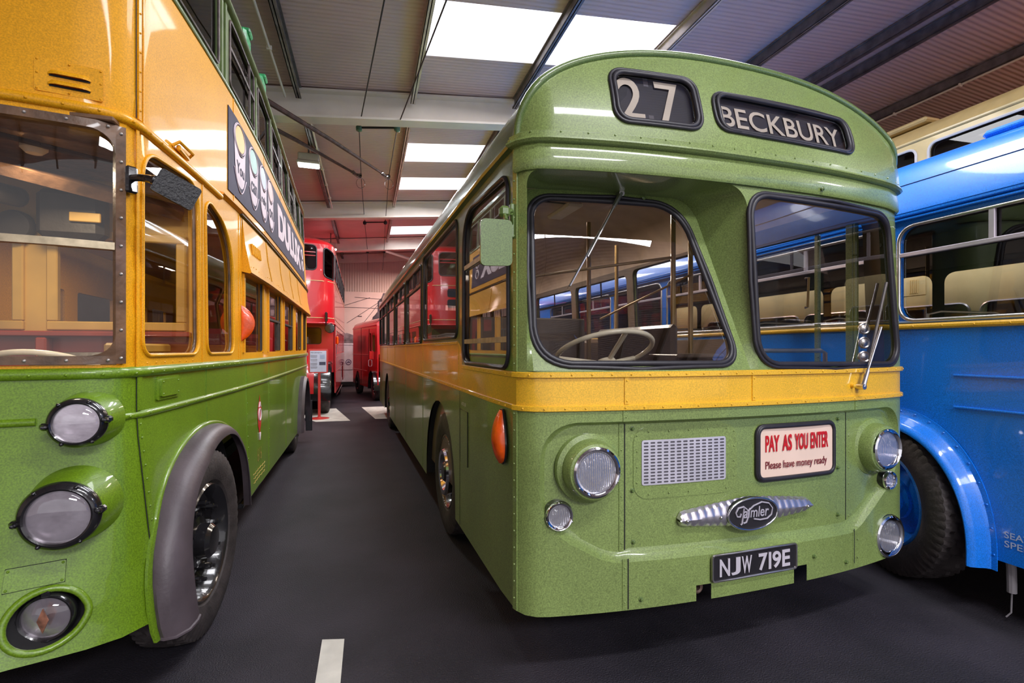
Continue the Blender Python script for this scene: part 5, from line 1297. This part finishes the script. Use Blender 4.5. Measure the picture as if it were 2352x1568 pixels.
    mb = MB(); mb.grid([[V(x, .36+.54*math.cos(t), .34+.76*math.sin(t)) for t in [PI*i/16 for i in range(17)]] for x in (.0, .5)]); mb.grid([[V(x, 5.4+.56*math.cos(t), .34+.72*math.sin(t)) for t in [PI*i/16 for i in range(17)]] for x in (.0, .5)]); mb.build('wheel_housing', DARK, root)
    text_mb('SEATING', fit=(.205, .036), offset=.010, fn=lambda u, v, w: dent(-.232-u, .478+v, .003)).build('side_lettering', mat('letter_blue_white', (.55, .66, .85), .5), root)
    text_mb('SPEED', fit=(.150, .036), offset=.010, fn=lambda u, v, w: dent(-.232-u, .428+v, .003)).build('side_lettering', mat('letter_blue_white', (.55, .66, .85), .5), root)
    mb = MB(); mb.tube([(.06, -.22, .36), (.055, -.23, .30), (.05, -.235, .22), (.05, -.235, .17)], .022, seg=10); mb.tube([(.05, -.235, .17), (.045, -.235, .06), (.03, -.22, .03)], .004, seg=5); mb.build('drain_hose', mat('grey_hose', (.28, .26, .28), .5), root)
    MB().box((1.25, 3.4, .48), (1.9, 9.8, .10)).build('chassis', DARK, root)
    MB().box((1.22, 3.4, .80), (2.38, 10.3, .04)).build('saloon_floor', BROWN, root)
    MB().grid([[V(x, y, z) for x, z in ((.03, 2.36), (.3, 2.68), (1.22, 2.78), (2.14, 2.68), (2.4, 2.36))] for y in (y0, y1)]).build('ceiling_lining', mat('dark_ceiling', (.16, .14, .12), .6), root)
    for y in [-1.3+.78*i for i in range(11)]:
        for x in (.52, 1.9):
            mb = MB(); mb.bbox((x, y, 1.40), (.82, .10, .62), .05); mb.bbox((x, y-.22, 1.15), (.82, .42, .12), .04); mb.bbox((x, y-.1, .95), (.7, .3, .3), .02); se = mb.build('passenger_seat', mat('seat_black_hide', (.02, .018, .02), .4, coat=.5), root)
            mb = MB(); mb.tube([V(x-.38, y+.02, 1.62), V(x-.36, y+.02, 1.745), V(x-.25, y+.02, 1.765), V(x+.25, y+.02, 1.765), V(x+.36, y+.02, 1.745), V(x+.38, y+.02, 1.62)], .010, seg=6); mb.build('seat_handrail', ALU, se)
    MB().box((1.22, y1, 1.6), (2.44, .03, 2.0)).build('rear_panel', BLUE, root); MB().box((1.22, y0, 1.37), (2.44, .03, 2.05)).build('front_panel', BLUE, root)
    return root
blue_bus()
def cream_bus():
    root = empty('cream_bus', (6.5, 3.2, 0), -math.radians(3))
    tag(root, 'cream double-decker bus behind the blue bus, its upper windows showing over the blue roof', 'bus')
    y0, y1 = -3.2, 6.0
    uw = [(-3.0, -2.0), (-1.9, -.95), (-.85, -.02+.9), (1.02, 1.92), (2.05, 2.95), (3.08, 3.98), (4.1, 5.0)]
    U = [rpoly([(a, 3.30), (b, 3.30), (b, 3.945), (a, 3.945)], .09, 5) for a, b in uw]
    lw = [(-3.0+1.15*i, -1.95+1.15*i) for i in range(7)]
    Lw = [rpoly([(a, 1.28), (b, 1.28), (b, 2.02), (a, 2.02)], .10, 5) for a, b in lw]
    sheet([(y0, .4), (y1, .4), (y1, 4.02), (y0, 4.02)], U+Lw, lambda a, b, o: V(-o, a, b), g=1, thick=.05).build('side_panel', CREAM, root)
    prof = [(0, 4.02), (-.02, 4.03), (-.02, 4.05), (.0, 4.06), (.03, 4.14), (.10, 4.22), (.25, 4.28), (.7, 4.33), (1.22, 4.35), (1.74, 4.33), (2.2, 4.28), (2.34, 4.2), (2.44, 4.0), (2.44, .4)]
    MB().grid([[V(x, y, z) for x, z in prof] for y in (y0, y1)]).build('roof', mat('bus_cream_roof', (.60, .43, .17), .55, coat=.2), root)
    mb = MB(); mb.tube([(-.012, y0, 4.035), (-.012, y1, 4.035)], .018, seg=6); mb.tube([(-.006, y0, 2.42), (-.006, y1, 2.42)], .014, seg=6); each(mb, 'beading', CREAM, root)
    for w_, (a, b), z in [(w, s_, 3.945) for w, s_ in zip(U, uw)]+[(w, s_, 2.02) for w, s_ in zip(Lw, lw)]:
        sheet(w_, [], lambda p, q, o: V(.03, p, q), g=1).build('window_glass', DGLASS if z > 3 else GLASS, root)
        mb = MB(); mb.tube([V(-.004, p[0], p[1]) for p in dens(w_, .3)], .016, closed=True, seg=6); mb.bbox((.01, a+.45*(b-a), (z-.3)), (.02, .03, .62), .004); mb.build('window_frame', WHITE if z > 3 else ALU, root)
    mb = MB()
    for i in range(5): mb.bbox((-.01, 1.0+.022*i, 2.27), (.02, .010, .17), .003)
    mb.bbox((-.004, 1.08, 2.27), (.008, .34, .22), .004); mb.build('side_louvre', CREAM, root)
    mb = MB(); mb.bbox((.25, 1.35, 4.32), (.25, .7, .06), .02); mb.build('roof_ventilator', mat('bus_cream_roof', (.62, .5, .28), .6), root)
    for sx in (.12, 2.3):
        for y in (-2.0, 4.2): wheel(root, (sx, y, .5), 0, .5, .24, -1 if sx < 1 else 1, 'black', .29, N=30)
    MB().box((1.22, y0, 2.2), (2.44, .03, 3.6)).build('front_panel', CREAM, root); MB().box((1.22, y1, 2.2), (2.44, .03, 3.6)).build('rear_panel', CREAM, root)
    MB().box((1.2, 1.4, 2.35), (2.3, 9.1, .06)).build('upper_floor', BROWN, root)
cream_bus()
def red_bus():
    root = empty('red_bus', (-1.50, 12.1, 0), -math.radians(1.5))
    tag(root, 'red double-decker half-cab bus facing the camera, beyond the trolleybus', 'bus')
    h = [(.9*i/10, .10*(i/10)**2) for i in range(11)]+bez((.9, .10), (1.18, .17), (1.22, .55))+[(1.22, 8.0)]+bez((1.22, 8.0), (1.22, 8.4), (.9, 8.45))+[(0, 8.5)]
    B = Plan(h); MX = B.smax; c1 = 1.45
    uf = rpoly([(.03, 3.30), (.86, 3.30), (.86, 3.86), (.03, 3.86)], .09, 5)
    uc = rpoly([(1.02, 3.16), (1.42, 3.10), (1.42, 3.72), (1.02, 3.84)], .09, 5)
    us_ = [rpoly([(a, 3.18), (a+.86, 3.18), (a+.86, 3.76), (a, 3.76)], .06, 4) for a in [1.60+1.0*i for i in range(7)]]
    H = [uf, uc]+us_; H += [[(-a, b) for a, b in w_][::-1] for w_ in H]
    skin(B, [(-MX, 2.10), (MX, 2.10), (MX, 3.90), (-MX, 3.90)], H, g=.15, gz=.5, thick=.04).build('upper_deck_panel', RED, root, ang=50)
    for i, w_ in enumerate(H):
        skin(B, w_, off=-.02, g=.4).build('upper_window', DGLASS if i else GLASS, root)
        mb = MB(); mb.tube([B.P(a, b, .0) for a, b in dens(w_, .15)], .016, closed=True, seg=6); mb.build('window_rubber', RUBBER, root, ang=60)
    mb = MB()
    for z in (3.62, 3.70): mb.tube([B.P(.06+.78*i/6, z, -.005) for i in range(7)], .012, seg=6)
    each(mb, 'window_bar', RED, root)
    rows = []
    for k in range(9):
        t = k/8*PI/2; f = math.cos(t); rows.append([V(p.x*(.10+.90*f), 4.2+(p.y-4.2)*(.62+.38*f), 3.88+.34*math.sin(t)) for p in [B.P(-MX+2*MX*i/100, 3.9) for i in range(101)]])
    MB().grid(rows).build('roof', RED, root, ang=60)
    mb = MB()
    for z in (3.06, 2.22): mb.tube([B.P(-2+ (MX+1.4)*i/60, z, .004) for i in range(61)], .007, seg=5)
    each(mb, 'cream_lining', CREAM, root)
    mb = MB(); strip(mb, B, -2, MX-.5, halfround(2.10, .02, .8), g=.15); mb.build('deck_beading', RED, root)
    for z in (2.62, 2.88): MB().prism(rpoly([(.05, z-.10), (.66, z-.10), (.66, z+.10), (.05, z+.10)], .05, 4), lambda a, b, o: B.P(a, b, o), .015).build('destination_box', BLIND, root)
    # underside of the overhang, bulkhead, window
    mb = MB(); mb.grid([[V(x*1.18, yy, 2.10) for x in (-1, 0, 1)] for yy in (.15, .75)]); mb.build('overhang_underside', RED, root)
    bw = rpoly([(.02, 1.62), (.92, 1.62), (.92, 2.02), (.02, 2.02)], .07, 5)
    lo = [(-.02, .95), (1.19, .95), (1.19, 2.10), (-.02, 2.10)]
    sheet(lo, [bw], lambda a, b, o: V(a, .72-o*-1, b), g=.5, thick=.03).build('bulkhead', RED, root)
    sheet(bw, [], lambda a, b, o: V(a, .74, b), g=.5).build('bulkhead_window', GLASS, root)
    mb = MB(); mb.tube([V(a, .715, b) for a, b in dens(bw, .1)], .012, closed=True, seg=6); mb.build('window_rubber', RUBBER, root)
    cw = rpoly([(-1.05, 1.55), (-.15, 1.55), (-.15, 2.02), (-1.05, 2.02)], .07, 5)
    sheet([(-1.2, .6), (-.06, .6), (-.06, 2.1), (-1.2, 2.1)], [cw], lambda a, b, o: V(a, .22+o, b), g=.5, thick=.03).build('cab_front', RED, root); sheet(cw, [], lambda a, b, o: V(a, .24, b), g=.5).build('cab_windscreen', GLASS, root)
    MB().tube([(.25, .40, 2.1), (.25, .55, 1.95), (.25, .6, 1.62)], .02, seg=6).build('wiper_arm', ALU, root)

    MB().bbox((.36, .86, 1.72), (.5, .02, .16), .01).build('bulkhead_board', mat('board_white', (.62, .62, .58), .6), root)
    # bonnet: rounded red front
    rows = []
    for (z, k, yo) in ((.22, .97, .06), (.30, 1.0, .03), (.8, 1.0, .0), (1.2, .98, .0), (1.42, .93, .04), (1.52, .82, .14), (1.57, .6, .4), (1.58, .5, .72)):
        rows.append([V(-1.0+1.72*k*i/12 if i else -1.05, yo+.10*(i/12)**2+(.10 if i > 10 else 0)+(.16 if i > 11 else 0), z) for i in range(13)]+[V(-1.0+1.72*k+.02, .74, z)])
    MB().grid(rows).build('bonnet', RED, root, ang=50)
    mb = MB(); rows = []
    for x in (.72, 1.14): rows.append([V(x, .62-.58*math.cos(t), .50+.72*spow(math.sin(t), .9)) for t in [-.2+(PI+.1)*i/20 for i in range(21)]])
    rows.append([p+V(.03, 0, -.05) for p in rows[-1]]); mb.grid(rows)
    mb.build('front_wing', BLACKP, root, ang=40)
    mb = MB(); rows = []
    for (x, s_) in ((.62, 1.12), (.72, 1.06), (.80, 1.02)): rows.append([V(x, .62-.60*s_*math.cos(t), .50+.74*s_*spow(math.sin(t), .9)) for t in [PI*i/20 for i in range(21)]])
    mb.grid(rows); mb.build('wing_valance', RED, root)
    for (z, x, r, nm) in ((.85, .42, .085, 'headlamp'), (.44, .40, .065, 'fog_lamp')):
        mb = MB(); mb.lathe((x, .06, z), (0, -1, 0), [(r*1.25, 0), (r*1.25, .05), (r*1.05, .07), (r, .06)], seg=28); o = mb.build(nm, CHROME, root); mb = MB(); mb.lathe((x, .0, z), (0, -1, 0), [(r, 0), (r*.8, .02), (.001, .03)], seg=28); mb.build('lamp_glass', BOWL, o)
    mb = MB(); mb.tube([(1.10, .30, 2.0), (1.06, .12, 2.02), (1.05, .10, 2.22)], .015, seg=6); mb.lathe((1.14, .10, 1.98), (0, -1, 0), [(.001, -.03), (.09, -.02), (.11, .0), (.10, .02), (.001, .025)], seg=24); mb.bbox((1.06, .10, 2.24), (.06, .06, .22), .02); mb.build('wing_mirror', BLACKP, root)
    # lower side
    lwn = [rpoly([(a, 1.38), (a+.84, 1.38), (a+.84, 1.98), (a, 1.98)], .05, 3) for a in [2.25+.98*i for i in range(6)]]
    for sg in (1, -1):
        hh = lwn if sg > 0 else [[(-a, b) for a, b in w_][::-1] for w_ in lwn]
        o_ = [(2.05, .42), (6.2, .42), (6.25, .9), (6.6, 1.05), (7.1, 1.05), (7.4, .9), (7.45, .42), (MX, .42), (MX, 2.10), (1.98, 2.10), (1.98, .9)]
        if sg < 0: o_ = [(-a, b) for a, b in o_][::-1]
        skin(B, o_, hh, g=.4, thick=.03).build('lower_side_panel', RED, root)
        for w_ in hh:
            skin(B, w_, off=-.01, g=.5).build('lower_window', GLASS, root)
    mb = MB()
    for z in (1.30, .95): strip(mb, B, 2.05, MX-.6, halfround(z, .012, .8), g=.5)
    each(mb, 'side_beading', RED, root)
    MB().bbox(B.P(2.15, 1.72, .03), (.06, .10, .22), .03).build('side_indicator', AMBER, root)
    MB().tube([B.P(2.3, .45, -.02), B.P(2.4, .33, 0), B.P(6.1, .33, 0)], .02, seg=6).build('guard_rail', BLACKP, root)
    wheel(root, (.98, .62, .5), 0, .5, .24, 1, 'red', .29, N=90); wheel(root, (-.98, .62, .5), 0, .5, .24, -1, 'red', .29, N=36)
    for sx in (-1, 1): wheel(root, (sx*1.05, 5.45, .5), 0, .5, .24, sx, 'red', .29, N=36)
    MB().box((0, 4.4, .55), (1.9, 7.6, .12)).build('chassis', DARK, root); MB().box((0, 4.6, 2.08), (2.3, 7.6, .05)).build('upper_floor', mat('dark_lining', (.07, .06, .05), .6), root)
    MB().box((0, 8.45, 2.2), (2.3, .03, 3.4)).build('rear_panel', RED, root)
red_bus()
def red_van():
    # local: +y runs back along the van, -x is the side we see
    a = math.atan2(.62, 3.9); root = empty('red_van', (.84, 14.75, 0), a)
    tag(root, 'tall red delivery van parked at the far end, partly hidden by the green bus', 'van')
    L = 3.9; W = 1.85; HT = 2.42
    def prof(k, y):
        P = [(0, .32), (0, .34), (0, 2.22), (.05, 2.34), (.16, 2.41), (.5, HT), (W-.5, HT), (W-.16, 2.41), (W-.05, 2.34), (W, 2.22), (W, .32)]
        return [V(x, y, z) for x, z in P]
    arF = [(.42+.40*math.cos(t), .32+.52*math.sin(t)) for t in [PI*i/14 for i in range(15)]]; arR = [(3.05+.38*math.cos(t), .32+.45*math.sin(t)) for t in [PI*i/14 for i in range(15)]]
    win = rpoly([(.28, 1.42), (.78, 1.42), (.78, 1.98), (.34, 1.98)], .04, 3); dwin = rpoly([(.86, 1.42), (1.12, 1.42), (1.12, 1.98), (.86, 1.98)], .02, 3)
    for x, sg in ((0, -1), (W, 1)):
        sheet([(-.0, .32)]+arF[::-1]+arR[::-1]+[(L, .32), (L, 2.22), (.12, 2.22), (.0, 1.4)], [win, dwin], lambda a_, b_, o: V(x+sg*o, a_, b_), g=.5, thick=.03).build('side_panel', RED_D, root)
        sheet(win, [], lambda a_, b_, o: V(x-sg*.01, a_, b_), g=.5).build('cab_window', GLASS, root)
    MB().grid([prof(1, .10)[2:-1], prof(1, L)[2:-1]]).build('roof', RED_D, root, ang=40)
    fw = rpoly([(.14, 1.42), (W-.14, 1.42), (W-.2, 2.06), (.2, 2.06)], .06, 4)
    sheet([(0, 1.35), (W, 1.35), (W, 2.25), (W-.16, 2.41), (.16, 2.41), (0, 2.25)], [fw], lambda a_, b_, o: V(a_, .0+.10*(b_-1.35)+o*-1, b_), g=.5).build('cab_front', RED_D, root)
    MB().bbox((W/2, .42, 1.05), (W-.16, 1.0, .62), .12).build('bonnet', RED_D, root); MB().bbox((W/2, -.06, .85), (W-.5, .10, .8), .06).build('radiator', BLACKP, root)
    mb = MB(); mb.tube([V(-.012, 1.2, 1.32), V(-.012, L, 1.32)], .012, seg=6); mb.tube([V(-.012, 1.5, .82), V(-.012, L, .82)], .012, seg=6); mb.tube([V(-.012, .05, 2.2), V(-.012, L, 2.2)], .016, seg=6); each(mb, 'side_beading', RED_D, root)
    mb = MB(); mb.tube([V(-.02, 1.14, .38), V(-.004, 1.14, 2.12)], .006, seg=5); mb.tube([V(-.004, 2.4, .38), V(-.004, 2.4, 2.2)], .006, seg=5); each(mb, 'door_gap', DARK, root)
    MB().tube([V(-.01, 1.0, .98), V(-.05, 1.0, 1.0), V(-.05, 1.0, 1.16), V(-.01, 1.0, 1.18)], .010, seg=6).build('door_handle', CHROME, root)
    MB().bbox((-.10, .30, 1.32), (.14, .03, .24), .02).build('wing_mirror', RED_D, root)
    MB().bbox((.02, .82, 1.70), (.03, .05, .56), .004).build('door_frame', CABYEL, root); MB().bbox((.9, 1.25, 1.6), (1.6, .03, 1.2), .004).build('cab_partition', CABYEL, root)
    mb = MB(); mb.grid([[V(x, .42+.44*math.cos(t), .32+.56*math.sin(t)) for t in [PI*i/14 for i in range(15)]] for x in (-.10, .12)]); mb.build('front_wing', BLACKP, root)
    for x, sg in ((.06, -1), (W-.06, 1)):
        for y in (.42, 3.05): wheel(root, (x, y, .36), 0, .36, .17, sg, 'black', .20, N=40)
    MB().box((W/2, 2.0, .42), (W-.4, 3.6, .1)).build('chassis', DARK, root); MB().box((W/2, L, 1.3), (W, .03, 1.9)).build('rear_doors', RED_D, root)
red_van()
# information board on a red stand
def info_stand():
    root = empty('information_stand', (-.56, 11.62, 0), .04)
    tag(root, 'information board on thin red post with round base, before the red bus', 'sign')
    POST = mat('stand_red', (.72, .05, .04), .4, coat=.4)
    mb = MB(); mb.lathe((0, 0, 0), (0, 0, 1), [(.21, 0), (.21, .008), (.19, .016), (.04, .03), (.03, .05)], seg=40); mb.build('base', POST, root)
    MB().bbox((0, 0, .55), (.055, .03, 1.05), .006).build('post', POST, root)
    c = V(-.02, -.02, 1.25); X = lambda a, b, o=0: c+V(a, -o, b)
    bd = MB().prism(rpoly([(-.20, -.26), (.20, -.26), (.20, .26), (-.20, .26)], .03, 4), X, .02).build('board_frame', POST, root)
    pn = MB().prism(rect(-.165, .165, -.235, .22), lambda a, b, o: X(a, b, .02+o), .003).build('board_panel', mat('board_paper', (.66, .70, .88), .45), bd)
    INK = mat('print_dark', (.08, .08, .14), .6); G2 = mat('print_grey', (.30, .30, .38), .6)
    text_mb('1950s Lightweight Bus', fit=(.23, .026), offset=.01, fn=lambda u, v, w: X(-.15+u, .165+v, .024)).build('title_lettering', INK, pn)
    mb = MB()
    for j, n in enumerate((5, 5, 5, 4)):
        for i in range(n): mb.box(X(-.085, .125-.082*j-.013*i, .0240), (.135-.02*(i == n-1), .0006, .006))
    each(mb, 'text_line', G2, pn)
    mb = MB()
    for i in range(6): mb.box(X(.085, .13-.016*i, .0240), (.11-.02*(i % 2), .0006, .007))
    each(mb, 'text_line', mat('print_blue', (.25, .42, .66), .6), pn)
    mb = MB(); mb.box(X(.085, -.055, .024), (.13, .0006, .07)); mb.build('small_photograph', INK, pn)
info_stand()
# overhead trolley wires and their spreader bars
WIRE = mat('wire_dark', (.035, .03, .032), .5, metal=.5)
WR = [V(1.30, -3.0, 5.0), V(.95, 4.95, 5.0), V(.76, 8.07, 5.0), V(.87, 11.09, 5.24), V(1.02, 14.2, 5.0), V(1.28, 18.5, 5.0), V(1.35, 20.3, 4.6)]
WL = [V(.70, -3.0, 5.0), V(.36, 5.15, 5.0), V(.19, 8.25, 5.0), V(.30, 11.27, 5.24), V(.48, 14.4, 5.0), V(.72, 18.7, 5.0), V(.80, 20.5, 4.6)]
tag(MB().tube(WL, .009, seg=6).build('overhead_wire', WIRE), 'left one of the two dark trolley wires running along under the roof', 'wire')
tag(MB().tube(WR, .009, seg=6).build('overhead_wire', WIRE), 'right one of the two dark trolley wires running along under the roof', 'wire')
for i, lab in ((2, 'bar with green insulators spreading the two wires below the nearest roof beam'), (4, 'dark bar spreading the two wires below the second roof beam'), (5, 'small dark bar spreading the two wires near the end wall')):
    e = empty('wire_spreader', (WL[i]+WR[i])/2); a = WL[i]-(WL[i]+WR[i])/2; b = -a
    tag(e, lab, 'wire fitting')
    MB().cyl(a, b, .018, 8).build('bar', WIRE, e)
    for p in (a, b):
        mb = MB(); mb.lathe(p+V(0, 0, -.02), (0, 0, 1), [(.01, -.05), (.045, -.03), (.05, .03), (.03, .05), (.012, .06), (.010, .14)], seg=12); mb.build('insulator', mat('insulator_green', (.05, .14, .09), .4, coat=.4) if i == 2 else WIRE, e)
# photo mural and white door on the end wall
def mural():
    root = empty('mural', Bd(-1.0, 21.33, 0), -BETA)
    tag(root, 'large pale pink photograph of a town street covering the lower end wall', 'mural')
    MB().box((0, 0, 1.95), (8.6, .04, 3.75)).build('backdrop', mat('mural_sky', (.95, .72, .64), .6, var=.06, vscale=1.2), root)
    DK = mat('mural_building', (.13, .10, .12), .7, var=.35, vscale=5); MD = mat('mural_window', (.42, .33, .34), .7, var=.2, vscale=6)
    fb = MB(); fb.add([V(1.20, -.025, .3), V(4.2, -.025, .3), V(4.2, -.025, 3.8), V(1.62, -.025, 3.8), V(1.55, -.025, 3.6), V(1.40, -.025, 3.45), V(1.40, -.025, 3.0), V(1.20, -.025, 2.8)], [tuple(range(8))]); f = fb.build('pictured_building', DK, root)
    mb = MB()
    for i in range(9):
        for j in range(7): mb.box((1.52+.30*i, -.03, .8+.42*j), (.12, .004, .24))
    each(mb, 'pictured_window', MD, f)
    mb = MB(); mb.add([V(-4.2, -.025, .1), V(1.2, -.025, .1), V(1.2, -.025, 1.7), V(1.2, -.025, 1.8), V(.2, -.025, 2.15), V(-1, -.025, 1.9), V(-4.2, -.025, 2.2)], [tuple(range(7))]); g_ = mb.build('pictured_street', mat('mural_street', (.36, .28, .30), .7, var=.3, vscale=4), root)
    mb = MB()
    for (a, b) in (((.2, 2.55), (1.5, 3.45)), ((-.6, 3.2), (2.4, 3.15)), ((.9, 2.3), (1.45, 3.1)), ((-1.5, 2.7), (1.1, 3.6)), ((.8, 2.5), (1.4, 3.3)), ((.5, 3.6), (2.4, 3.5))): mb.tube([V(a[0], -.03, a[1]), V(b[0], -.03, b[1])], .009, seg=4)
    for (x, z) in ((.7, 2.83), (1.5, 3.1), (1.1, 2.6)): mb.box((x, -.03, z), (.16, .01, .03))
    each(mb, 'pictured_wire', DK, root)
mural()
def van_door():
    root = empty('white_cabinet', (.02, 20.98, 0), .0)
    tag(root, 'white door panel with a round emblem, glimpsed between the red bus and the red van', 'door')
    MB().bbox((0, 0, .95), (.62, .06, 1.55), .01).build('door_panel', mat('white_door', (.80, .72, .76), .4, coat=.4), root)
    mb = MB(); mb.tube([V(x, -.035, z) for x, z in rect(-.25, .25, .68, 1.66, .04, 4)], .010, closed=True, seg=6); mb.build('door_beading', mat('door_grey', (.35, .30, .34), .5), root)
    mb = MB(); mb.tube([V(.06+.10*math.cos(a), -.035, .98+.10*math.sin(a)) for a in [2*PI*k/24 for k in range(24)]], .012, closed=True, seg=6); mb.tube([(.0, -.035, .98), (.12, -.035, .98)], .014, seg=6); mb.tube([(.02, -.035, .94), (.06, -.035, 1.03), (.10, -.035, .94)], .010, seg=6); mb.build('round_emblem', mat('emblem_violet', (.12, .08, .20), .5), root)
    MB().bbox((0, .02, .12), (.7, .12, .16), .01).build('door_step', DARK, root)
van_door()
